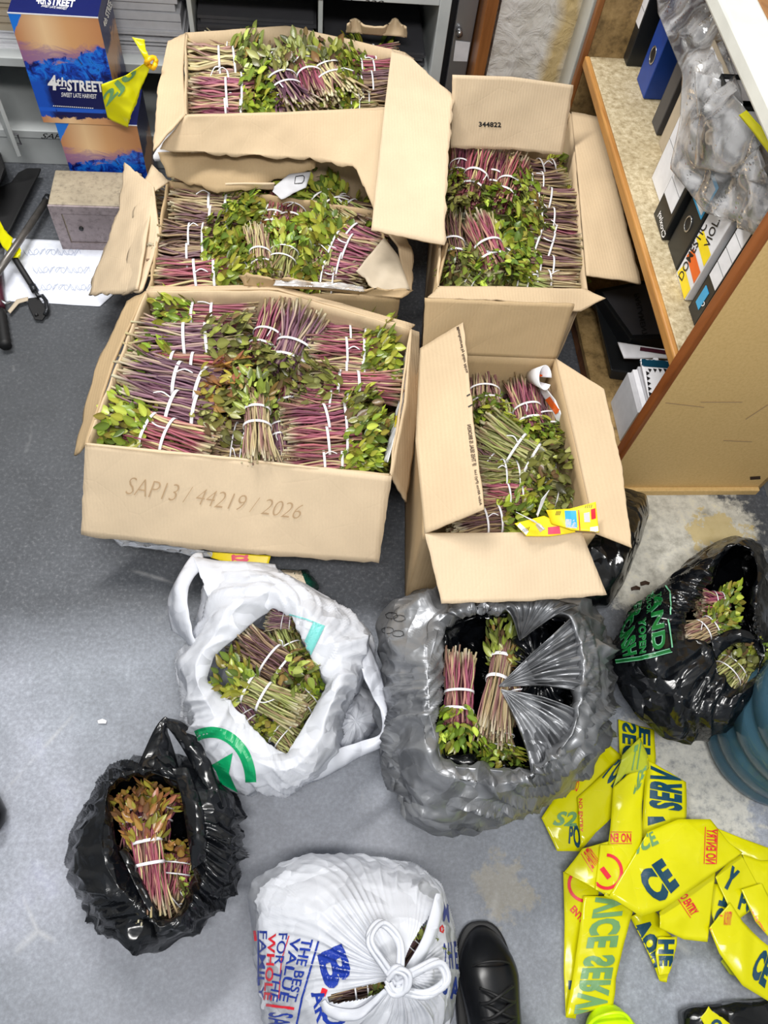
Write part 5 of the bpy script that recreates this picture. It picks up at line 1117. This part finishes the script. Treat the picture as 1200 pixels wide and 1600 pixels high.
# -- black bag with green print at right
ro_ = [(957, 1010), (982, 955), (1050, 902), (1105, 858), (1150, 838), (1192, 850), (1200, 920), (1200, 1000), (1195, 1060), (1168, 1130), (1085, 1160), (1040, 1155), (1000, 1125), (965, 1070)]
ri = [(1068, 965), (1098, 930), (1125, 870), (1150, 850), (1175, 856), (1184, 890), (1172, 950), (1190, 1010), (1184, 1055), (1150, 1076), (1122, 1050), (1110, 1005), (1070, 998)]
RB_ = bag('black_carrier_bag', [(shrink(ro_, .78, 0, -10), .0, .3), (shrink(ro_, .96, 0, -4), .045, .7), (ro_, .11, .7), (mixp(ro_, 0, ri, .4), .20, .7), (mixp(ro_, 0, ri, .8), .22, .9), (ri, .20, .6), (shrink(ri, 1.1), .11, .8), (shrink(ri, .8), .02, .3)],
          'black_film', 'black carrier bag with green liquor store lettering beside blue bottle', amp=.008, fs=1., pleat=.010, pk=9, seed=5)
handle_strip([(1110, 1000), (1140, 984), (1165, 985), (1192, 1000)], [.21, .225, .225, .21], [(1118, 1030), (1140, 1010), (1165, 1004), (1188, 1015)], [.20, .215, .215, .205], 'black_film', RB_, 9, 'handle')
handle_strip([(1118, 1035), (1126, 1060), (1152, 1082), (1188, 1062)], [.2, .19, .19, .2], [(1096, 1060), (1108, 1082), (1150, 1104), (1190, 1084)], [.18, .17, .16, .17], 'black_film', RB_, 10, 'folded_edge')
for tx, q, b in (('LAND', [(1018, 910), (1018, 1018), (1040, 1012), (1034, 905)], .02), ('TOP', [(1026, 928), (1026, 948), (1034, 945), (1034, 925)], .01), ('YOPEN', [(998, 968), (1000, 1022), (1010, 1020), (1010, 965)], .02),
                 ('CASH', [(968, 990), (974, 1026), (996, 1022), (990, 950)], .03), ('FR', [(982, 948), (984, 970), (1000, 962), (1004, 938)], .02), ('LIQUOR', [(1010, 925), (1010, 960), (1018, 958), (1018, 922)], .01)):
    write(tx, q, RB_, 'ink_pgreen', bold=b+.02, lift=.0012); write(tx, q, RB_, 'ink_dgreen', bold=b, lift=.002)
for pth, w_ in (([(962, 1031), (1000, 1026), (1046, 1014)], 1.2), ([(963, 1036), (1002, 1031), (1050, 1019)], 1.2), ([(1044, 968), (1050, 1012)], 2), ([(1040, 915), (1048, 925), (1048, 960)], 2)): band(pth, w_, RB_, 'ink_pgreen', lift=.0014)
band([(962, 1033.5), (1001, 1028.5), (1048, 1016.5)], 3, RB_, 'ink_dgreen')
gI = 'herb bundles in the right black bag'
for cut, leaf, wp, k, dz, lab in [((1088, 942), (1150, 950), 38, 'redl', .0, 'dark red stemmed bundle at back of right black bag'), ((1064, 1000), (1142, 968), 40, 'tanl', .01, 'pale cut stems with yellow-green leaves in right black bag'),
    ((1112, 1075), (1168, 1025), 54, 'grd', .0, 'olive leafy bundle in the front hole of right black bag'), ((1150, 1070), (1186, 1005), 30, 'gre', .005, 'few green leaves poking out at right edge of right black bag')]: bundle(cut, leaf, wp, k, .165+dz, lab, gI)
# -- black bag behind carton E
so = [(920, 780), (975, 762), (1010, 772), (1016, 800), (1000, 850), (975, 910), (950, 950), (900, 950), (880, 870)]
bag('black_rubbish_bag', [(shrink(so, .85), .0, .2), (so, .06, .6), (shrink(so, .97), .13, .8), (shrink(so, .7), .2, .8), (shrink(so, .3), .215, .8), (shrink(so, .02), .215, .2)], 'black_film', 'smooth dark rubbish bag wedged behind the front right carton', amp=.006, fs=.8, seed=11, N=200, M=10)
# -- tied white bag with blue print
jo = [(386, 1400), (400, 1372), (440, 1348), (480, 1334), (560, 1335), (650, 1350), (690, 1382), (708, 1440), (718, 1520), (708, 1590), (680, 1650), (560, 1680), (440, 1670), (410, 1600), (398, 1500)]
JB = bag('tied_white_bag', [(shrink(jo, .8, 0, -4), .0, .2), (shrink(jo, .97), .05, .3), (jo, .12, .3), (shrink(jo, .93, 10, 4), .19, .35), (shrink(jo, .72, 30, 8), .25, .5), (shrink(jo, .42, 56, 22), .285, .6), (shrink(jo, .14, 72, 36), .295, .5), (shrink(jo, .03, 78, 40), .305, .1)],
         'white_film', 'knotted white shop bag with blue and red slogan print, bottom centre', N=320, M=12, amp=.004, fs=1., pleat=.009, pk=21, seed=12,
         cut=[[(513, 1556), (545, 1546), (590, 1536), (612, 1530), (610, 1545), (570, 1560), (525, 1568), (514, 1564)], [(623, 1520), (640, 1480), (660, 1445), (676, 1425), (680, 1450), (672, 1480), (650, 1510), (630, 1528)]])
km = MB(); kc = P(620, 1534, .325)
def loopy(pts, r): [km.tube([q+Vector((.0035*math.cos(s*2.1), .0035*math.sin(s*2.1), .003*(s-1.5)*math.sin(i*.12))) for i, q in enumerate(smoothpath([kc+Vector(p) for p in pts], 34))], r*.48, 8) for s in range(4)]
loopy([(0, 0, 0), (-.02, .025, .006), (-.038, .055, .01), (-.018, .075, .006), (.006, .05, .0), (.004, .01, 0)], .0075)
loopy([(0, 0, 0), (.03, .012, .008), (.062, .02, .006), (.07, -.004, .0), (.04, -.018, 0), (.0, -.008, 0)], .0080)
loopy([(-.012, .006, .006), (.0, .016, .012), (.014, .008, .010), (.010, -.01, .006), (-.006, -.012, .004), (-.014, 0, .004)], .0075)
km.obj('knot', MT['white_film'], JB, True)
for i, (A_, B__) in enumerate((([(600, 1545), (560, 1575), (520, 1572), (508, 1562)], [(606, 1552), (565, 1590), (515, 1588), (500, 1566)]), ([(628, 1520), (660, 1465), (680, 1400), (684, 1398)], [(640, 1530), (676, 1480), (694, 1420), (690, 1396)]))):
    handle_strip(A_, [.31, .29, .275, .27], B__, [.31, .28, .26, .26], 'white_film', JB, 30+i, 'twisted_edge', .004)
for tx, q, ink, b in (('B', [(496, 1492), (508, 1550), (556, 1530), (534, 1474)], 'ink_blue', .06), ('AR', [(486, 1552), (496, 1600), (512, 1590), (506, 1540)], 'ink_blue', .04),
                      ('O', [(500, 1600), (540, 1604), (545, 1580), (508, 1572)], 'ink_blue', .04),
                      ('THE BEST', [(472, 1466), (450, 1563), (463, 1566), (490, 1468)], 'ink_blue', .02), ('VALUE', [(455, 1464), (436, 1563), (450, 1566), (470, 1466)], 'ink_blue', .02),
                      ('FOR THE', [(436, 1458), (421, 1562), (434, 1566), (450, 1458)], 'ink_blue', .01), ('WHOLE', [(420, 1458), (412, 1562), (425, 1564), (432, 1458)], 'ink_red', .03),
                      ('FAMILY', [(406, 1454), (405, 1560), (412, 1561), (418, 1455)], 'ink_blue', .01), ('SAVINGS', [(420, 1582), (416, 1650), (430, 1652), (460, 1584)], 'ink_blue', .02),
                      ('S A', [(690, 1552), (716, 1568), (718, 1528), (694, 1518)], 'ink_blue', .04), ('2 H E', [(694, 1512), (716, 1515), (712, 1470), (692, 1474)], 'ink_blue', .04),
                      ('S S', [(654, 1352), (690, 1376), (692, 1368), (658, 1348)], 'ink_blue', .02), ('M', [(692, 1440), (702, 1442), (700, 1410), (692, 1410)], 'ink_blue', .02)):
    write(tx, q, JB, ink, bold=b*.55)
band([(498, 1470), (472, 1560), (464, 1600)], 3, JB, 'ink_blue'); band([(452, 1462), (440, 1500), (436, 1560)], 1.6, JB, 'ink_red'); band([(416, 1570), (460, 1576)], 4, JB, 'ink_red'); band([(398, 1454), (400, 1470)], 4, JB, 'ink_red'); band([(404, 1454), (404, 1540)], 2, JB, 'ink_blue')
band([(504, 1556), (508, 1545)], 9, JB, 'ink_red'); band(arc(690, 1452, 2.5, 6, 0, 350), 3, JB, 'ink_red')
gJ = 'herb bundles in the tied white bag'
for cut, leaf, wp, k, dz, lab in [((510, 1560), (616, 1536), 44, 'bro', .0, 'brown stems seen through the long left slit of tied bag'), ((632, 1516), (672, 1452), 42, 'bro', .0, 'pale stems seen through the right slit of tied bag'),
    ((560, 1575), (640, 1500), 56, 'bro', -.04, 'dim bundle inside tied bag, under its knot')]: bundle(cut, leaf, wp, k, .235+dz, lab, gJ)

# ------------------------------------------------------------------ heap of police tape
def tape(name, label): return thing(name, (0, 0, 0), label, 'barrier tape', 'yellow barrier tape heap')
def tp_(parent, A_, B__, z, back=False, seed=0, nu=40, nv=14, jag=.0, curve=.004, za=None, amp=.006):
    zA = za[0] if za else [z]*len(A_); zB = za[1] if za else [z]*len(B__)
    return sheet('tape_fold', Q(A_, zA), Q(B__, zB), MT['tape_back' if back else 'tape'], parent, nu, nv, .0007, amp, 1.1, jag, seed, True, curve, linpath, .006)
T1 = tape('barrier_tape', 'yellow barrier tape length running up behind grey sack and down leftmost')
a = tp_(T1, [(966, 1124), (968, 1180), (968, 1230)], [(1022, 1140), (1026, 1180), (1024, 1260)], .012, seed=1)
write('EF', [(1016, 1138), (1016, 1195), (998, 1195), (998, 1134)], a, 'ink_teal', bold=.03); write('SEC', [(994, 1132), (994, 1190), (972, 1186), (972, 1128)], a, 'ink_teal', bold=.03)
b = tp_(T1, [(846, 1278), (880, 1225), (910, 1190), (946, 1158)], [(870, 1330), (908, 1330), (940, 1290), (972, 1180)], .02, seed=2)
write('S2', [(862, 1290), (900, 1292), (904, 1268), (874, 1268)], b, 'ink_teal_soft', bold=.03); write('PO', [(888, 1318), (908, 1328), (904, 1288), (890, 1288)], b, 'ink_teal', bold=.03)
write('NO', [(894, 1234), (902, 1238), (906, 1220), (898, 1216)], b, 'ink_red', bold=.01)
c = tp_(T1, [(902, 1246), (946, 1206), (990, 1166), (1004, 1150)], [(908, 1322), (950, 1284), (990, 1240), (1006, 1200)], .034, seed=3)
write('NO ENTRY', [(904, 1248), (905, 1300), (911, 1300), (910, 1248)], c, 'ink_red', bold=.01); write('POLI', [(940, 1216), (960, 1236), (1000, 1180), (984, 1160)], c, 'ink_teal', bold=.03)
d = tp_(T1, [(972, 1180), (1000, 1152), (1012, 1180), (1014, 1200)], [(958, 1230), (976, 1210), (996, 1206), (1004, 1212)], .05, True, seed=4); write('T I', [(984, 1204), (996, 1202), (1002, 1160), (992, 1166)], d, 'ink_teal_soft', bold=.04)
T2 = tape('barrier_tape', 'broad yellow tape length with police service lettering, hanging down right of centre')
e = tp_(T2, [(1010, 1186), (1006, 1240), (1002, 1310)], [(1072, 1222), (1073, 1270), (1072, 1300)], .026, seed=5)
write('SERV', [(1066, 1268), (1066, 1210), (1016, 1196), (1014, 1262)], e, 'ink_teal', bold=.04)
for tx, q in (('SER', [(1062, 1268), (1068, 1222), (1022, 1192), (1016, 1240)]),): pass
patch([(1012, 1276), (1012, 1290), (1040, 1282), (1036, 1276)], e, 'ink_teal')
f_ = tp_(T2, [(958, 1230), (954, 1290), (950, 1320), (944, 1400)], [(1012, 1184), (1002, 1260), (1004, 1300), (992, 1420)], .05, seed=6)
write('NO EN', [(986, 1302), (954, 1302), (954, 1316), (986, 1316)], f_, 'ink_red', bold=.02); band([(954, 1300), (987, 1300)], 1, f_, 'ink_red'); band([(954, 1318), (987, 1318)], 1, f_, 'ink_red')
write('SE', [(988, 1244), (1000, 1230), (1012, 1196), (1000, 1196)], f_, 'ink_teal_soft', bold=.03)
g_ = tp_(T2, [(1012, 1300), (1060, 1280), (1110, 1280), (1140, 1318)], [(952, 1400), (1000, 1432), (1040, 1420), (1160, 1332)], .058, seed=7)
write('CE', [(1028, 1416), (1062, 1384), (1034, 1340), (992, 1368)], g_, 'ink_teal', bold=.05); write('VICE', [(976, 1344), (1030, 1318), (1018, 1296), (992, 1312)], g_, 'ink_teal_soft', bold=.03)
write('NO ENTRY', [(1102, 1350), (1104, 1294), (1120, 1296), (1118, 1350)], g_, 'ink_red', bold=.02); band([(1100, 1350), (1102, 1292)], 1.2, g_, 'ink_red'); band([(1119, 1350), (1121, 1294)], 1.2, g_, 'ink_red')
h_ = tp_(T2, [(1030, 1425), (1060, 1400), (1118, 1360)], [(1030, 1450), (1070, 1468), (1106, 1472)], .045, seed=8)
write('NO ENTRY', [(1058, 1396), (1080, 1432), (1092, 1424), (1070, 1390)], h_, 'ink_red', bold=.03); band([(1056, 1400), (1079, 1434)], 1.2, h_, 'ink_red')
T3 = tape('barrier_tape', 'tape length with red no-entry circles ending at the neon yellow object')
i_ = tp_(T3, [(880, 1362), (882, 1440), (881, 1520), (884, 1590)], [(940, 1366), (930, 1420), (914, 1500), (900, 1592)], .016, seed=9)
band(arc(916, 1382, 27, 26, 90, 400), 5, i_, 'ink_red'); write('ENTRY', [(890, 1422), (914, 1450), (920, 1442), (898, 1414)], i_, 'ink_red', bold=.02); patch([(888, 1546), (896, 1546), (896, 1532), (888, 1532)], i_, 'ink_teal'); patch([(890, 1572), (894, 1568), (896, 1556), (890, 1556)], i_, 'ink_teal')
j_ = tp_(T3, [(912, 1400), (906, 1450), (896, 1520), (884, 1590)], [(996, 1400), (976, 1470), (962, 1530), (958, 1570)], .034, seed=10)
write('VICE SERVI', [(978, 1396), (946, 1586), (896, 1584), (930, 1402)], j_, 'ink_teal_soft', bold=.04)
k_ = tp_(T3, [(910, 1326), (896, 1345), (882, 1362)], [(960, 1312), (956, 1350), (944, 1398)], .046, seed=11); write('ENTRY', [(926, 1358), (938, 1344), (920, 1322), (912, 1332)], k_, 'ink_red', bold=.02); band([(926, 1362), (908, 1334)], 1, k_, 'ink_red')
l_ = tp_(T3, [(938, 1320), (934, 1350), (930, 1390)], [(985, 1320), (990, 1360), (990, 1410)], .056, seed=13); band(arc(948, 1362, 23, 26, -90, 150), 5, l_, 'ink_red'); band([(940, 1356), (952, 1372)], 8, l_, 'ink_red')
T4 = tape('barrier_tape', 'crumpled torn tape end pointing down between the long strips')
m_ = tp_(T4, [(984, 1432), (1004, 1470), (1022, 1510), (1030, 1532)], [(1016, 1410), (1040, 1452), (1054, 1470), (1040, 1534)], .02, seed=14, jag=.004, amp=.01)
write('AOH', [(986, 1448), (1020, 1516), (1040, 1500), (1012, 1430)], m_, 'ink_teal', bold=.06); n__ = tp_(T4, [(1028, 1464), (1024, 1490), (1030, 1524)], [(1058, 1464), (1056, 1490), (1044, 1522)], .03, seed=15, jag=.003, amp=.008); write('HE', [(1054, 1468), (1050, 1510), (1030, 1510), (1028, 1468)], n__, 'ink_teal', bold=.05)
T5 = tape('barrier_tape', 'tangled yellow tape at the right edge below the blue bottle')
o_ = tp_(T5, [(1110, 1290), (1160, 1310), (1215, 1330)], [(1150, 1330), (1180, 1350), (1215, 1380)], .03, seed=16)
p_ = tp_(T5, [(1160, 1335), (1190, 1345), (1215, 1345)], [(1180, 1400), (1205, 1430), (1215, 1440)], .045, seed=17)
q_ = tp_(T5, [(1118, 1370), (1140, 1345), (1158, 1335)], [(1150, 1440), (1176, 1420), (1190, 1392)], .05, seed=18); write('PO', [(1152, 1420), (1178, 1436), (1186, 1412), (1160, 1388)], q_, 'ink_teal', bold=.04); write('Y', [(1124, 1382), (1144, 1396), (1156, 1362), (1144, 1352)], q_, 'ink_teal', bold=.04)
r_ = tp_(T5, [(1108, 1380), (1112, 1430), (1130, 1480)], [(1136, 1382), (1144, 1430), (1150, 1460)], .035, seed=19); write('OF', [(1112, 1450), (1126, 1396), (1138, 1400), (1130, 1452)], r_, 'ink_teal', bold=.05)
s_ = tp_(T5, [(1108, 1450), (1124, 1490), (1160, 1540), (1210, 1570)], [(1140, 1410), (1160, 1440), (1190, 1470), (1215, 1490)], .055, seed=20); write('CE S', [(1170, 1524), (1210, 1558), (1216, 1506), (1192, 1480)], s_, 'ink_teal', bold=.05)
write('NO ENTRY', [(1130, 1446), (1142, 1446), (1144, 1424), (1132, 1424)], s_, 'ink_red', bold=.01); band(arc(1124, 1450, 14, 20, 150, 290), 2.5, s_, 'ink_orange')
u_ = tp_(T5, [(1158, 1390), (1180, 1440), (1215, 1480)], [(1190, 1380), (1205, 1410), (1215, 1430)], .06, seed=22); write('NO ENTRY', [(1162, 1424), (1190, 1462), (1196, 1454), (1172, 1416)], u_, 'ink_orange', bold=.01)
tp_(T5, [(1126, 1502), (1140, 1522), (1160, 1530)], [(1140, 1488), (1150, 1500), (1176, 1518)], .02, True, seed=21, jag=.004)
# ------------------------------------------------------------------ blue water bottle
def m_bottle():
    t = NT('blue_clear_plastic'); t.set(Roughness=.12, Transmission_Weight=.55, IOR=1.35); t.color(srgb(86, 128, 150)); return t.m
MT['bottle'] = m_bottle()
bt = thing('water_bottle', (.965, .30, 0), 'large blue ribbed water cooler bottle at the right picture edge', 'bottle')
prof = [(.02, .012), (.10, .002), (.125, .004), (.134, .02), (.136, .045), (.131, .055), (.131, .062), (.137, .072), (.137, .115), (.130, .125), (.130, .135), (.137, .145), (.137, .19), (.130, .2), (.130, .212), (.137, .222), (.137, .27), (.130, .28), (.130, .29), (.136, .30), (.134, .34), (.11, .385), (.06, .42), (.03, .435), (.028, .47)]
vs = []; fs = []; n = 56
for r, z in prof:
    for k in range(n): vs.append((.965+math.cos(2*math.pi*k/n)*r, .30+math.sin(2*math.pi*k/n)*r, z+.001))
for i in range(len(prof)-1):
    for k in range(n): fs.append((i*n+k, i*n+(k+1) % n, (i+1)*n+(k+1) % n, (i+1)*n+k))
bo_ = mk('bottle_body', vs, fs, MT['bottle'], bt); sm = bo_.modifiers.new('s', 'SOLIDIFY'); sm.thickness = .0025
MB().tube([(.965, .30, .455), (.965, .30, .49)], .034, 24).obj('cap', MT['ink_blue'], bt, True)
# ------------------------------------------------------------------ boots and shoes at the frame edges
def loft_shoe(name, x, ytoe, L, Wd, H, mat, parent, rz=0., toe=.55, part='upper'):
    vs = []; n = 24; st_ = 22
    for i in range(st_):
        t = i/(st_-1); y = ytoe-L*t; wd = Wd*(math.sin(min(1, t*3.2+.02)*math.pi/2)**.62)*(1-.16*math.sin(math.pi*min(1, max(0, (t-.3)/.6)))); hh = H*(math.sin(min(1, t*3.6+.02)*math.pi/2)**.6)*(toe+(1-toe)*min(1, t*1.9))
        if t > .93: wd *= (1-(t-.93)/.07*.35)
        for k in range(n):
            a = 2*math.pi*k/n; cx = math.cos(a); cz = math.sin(a); zz = (cz*.5+.5) if cz > 0 else .5*(1-abs(cz)**.5*.9)
            vs.append((x+math.copysign(abs(cx)**.8, cx)*wd/2, y, .012+hh*max(0, (zz-.05))))
    fs = [(i*n+k, (i+1)*n+k, (i+1)*n+(k+1) % n, i*n+(k+1) % n) for i in range(st_-1) for k in range(n)]+[tuple(range(n)), tuple(range((st_-1)*n+n-1, (st_-1)*n-1, -1))]
    return mk(part, vs, fs, MT[mat], parent)
bt2 = thing('leather_boot', (.305, -.15, 0), 'polished black leather boot toe beside the tied white bag', 'boot')
loft_shoe('u', .312, -.004, .29, .105, .11, 'leather', bt2)
sole = MB(); pts = [(.312+.056*math.copysign(abs(math.cos(a))**.75, math.cos(a))*(1 if math.sin(a) > -.2 else .85), -.15+.15*math.copysign(abs(math.sin(a))**.72, math.sin(a))) for a in [2*math.pi*k/40 for k in range(40)]]
sole.add([(x, y, 0.001) for x, y in pts]+[(x, y, .024) for x, y in pts], [tuple(range(39, -1, -1)), tuple(range(40, 80))]+[(i, (i+1) % 40, 40+(i+1) % 40, 40+i) for i in range(40)]); sole.obj('sole', MT['rubber'], bt2, False, .004)
MB().tube(smoothpath([(.268, -.078, .05), (.285, -.066, .086), (.312, -.062, .096), (.34, -.066, .086), (.356, -.078, .05)], 20), .0018, 6).obj('toe_seam', MT['rubber'], bt2, True)
for k in range(5):
    y = -.10-k*.022; m = MB(); m.tube(smoothpath([(.285, y, .10), (.30, y-.006, .113), (.312, y-.012, .118), (.33, y-.02, .112), (.342, y-.022, .10)], 14), .0026, 8); m.tube(smoothpath([(.342, y, .10), (.325, y-.006, .114), (.312, y-.012, .12), (.296, y-.02, .113), (.283, y-.022, .10)], 14), .0026, 8); m.obj('lace', MT['rubber'], bt2, True)
sh = MB(); vs = []; n = 28
for z, rx, ry, cy in ((.06, .05, .075, -.215), (.10, .048, .07, -.215), (.16, .047, .062, -.222), (.24, .053, .064, -.225)):
    vs += [(.312+math.cos(2*math.pi*k/n)*rx, cy+math.sin(2*math.pi*k/n)*ry, z) for k in range(n)]
sh.add(vs, [(i*n+k, i*n+(k+1) % n, (i+1)*n+(k+1) % n, (i+1)*n+k) for i in range(3) for k in range(n)]); so_ = sh.obj('shaft', MT['leather'], bt2, True); s_m = so_.modifiers.new('s', 'SOLIDIFY'); s_m.thickness = .003
ns = thing('neon_shoe', (.535, -.25, 0), 'bright neon yellow-green rounded rubber toe at the bottom edge', 'shoe')
loft_shoe('u', .520, -.135, .27, .112, .09, 'neon', ns, toe=.8)
MB().tube(smoothpath([(.470, -.20, .03), (.480, -.165, .055), (.508, -.152, .072), (.54, -.156, .068), (.566, -.19, .04)], 24), .003, 8).obj('raised_seam', MT['neon'], ns, True)
ls = thing('black_shoe', (-.62, .19, 0), 'rounded tip of a black shoe just entering at the left edge', 'shoe')
MB().tube([(-.62, .235, .03), (-.595, .22, .03), (-.572, .205, .026), (-.562, .200, .022)], [.045, .04, .028, .012], 20).obj('toe', MT['leather'], ls, True)
# ------------------------------------------------------------------ dark sack at the bottom right with tape on it
do = [(1060, 1580), (1085, 1572), (1130, 1566), (1215, 1560), (1225, 1640), (1080, 1640), (1062, 1610)]
DB = bag('black_plastic_scrap', [(shrink(do, .9), .0, .2), (do, .015, .7), (shrink(do, .85), .04, 1), (shrink(do, .4), .05, 1), (shrink(do, .02), .05, .2)], 'black_film', 'black plastic sheet in the bottom right corner under a tape scrap', N=200, M=8, amp=.007, pleat=.0, seed=14, cat='plastic sheet')
v_ = sheet('tape_scrap', Q([(1094, 1590), (1100, 1600), (1120, 1640)], .07), Q([(1106, 1572), (1130, 1590), (1175, 1640)], .07), MT['tape'], None, 24, 8, .0008, .004, 1.2, .004)
tag(v_, 'torn yellow tape scrap on the black plastic in bottom right corner', 'tape'); write('OL', [(1106, 1606), (1130, 1626), (1142, 1610), (1118, 1588)], v_, 'ink_teal', bold=.04)
# small litter
for (x, y, s) in ((1006, 910, .011), (992, 918, .007), (158, 1126, .008)):
    o = sheet('litter_scrap', [P(x-6, y, .003), P(x+2, y-3, .006), P(x+9, y, .003)], [P(x-5, y+5, .003), P(x+3, y+4, .005), P(x+8, y+4, .003)], MT['ink_brown'] if x > 500 else MT['paper'], None, 10, 5, .001, .003, 3, .002)
    tag(o, {1006: 'curled brown dry leaf on the pale floor patch', 992: 'dark crumb of litter left of curled brown leaf', 158: 'tiny white paper scrap alone on grey floor at left'}[x], 'litter')
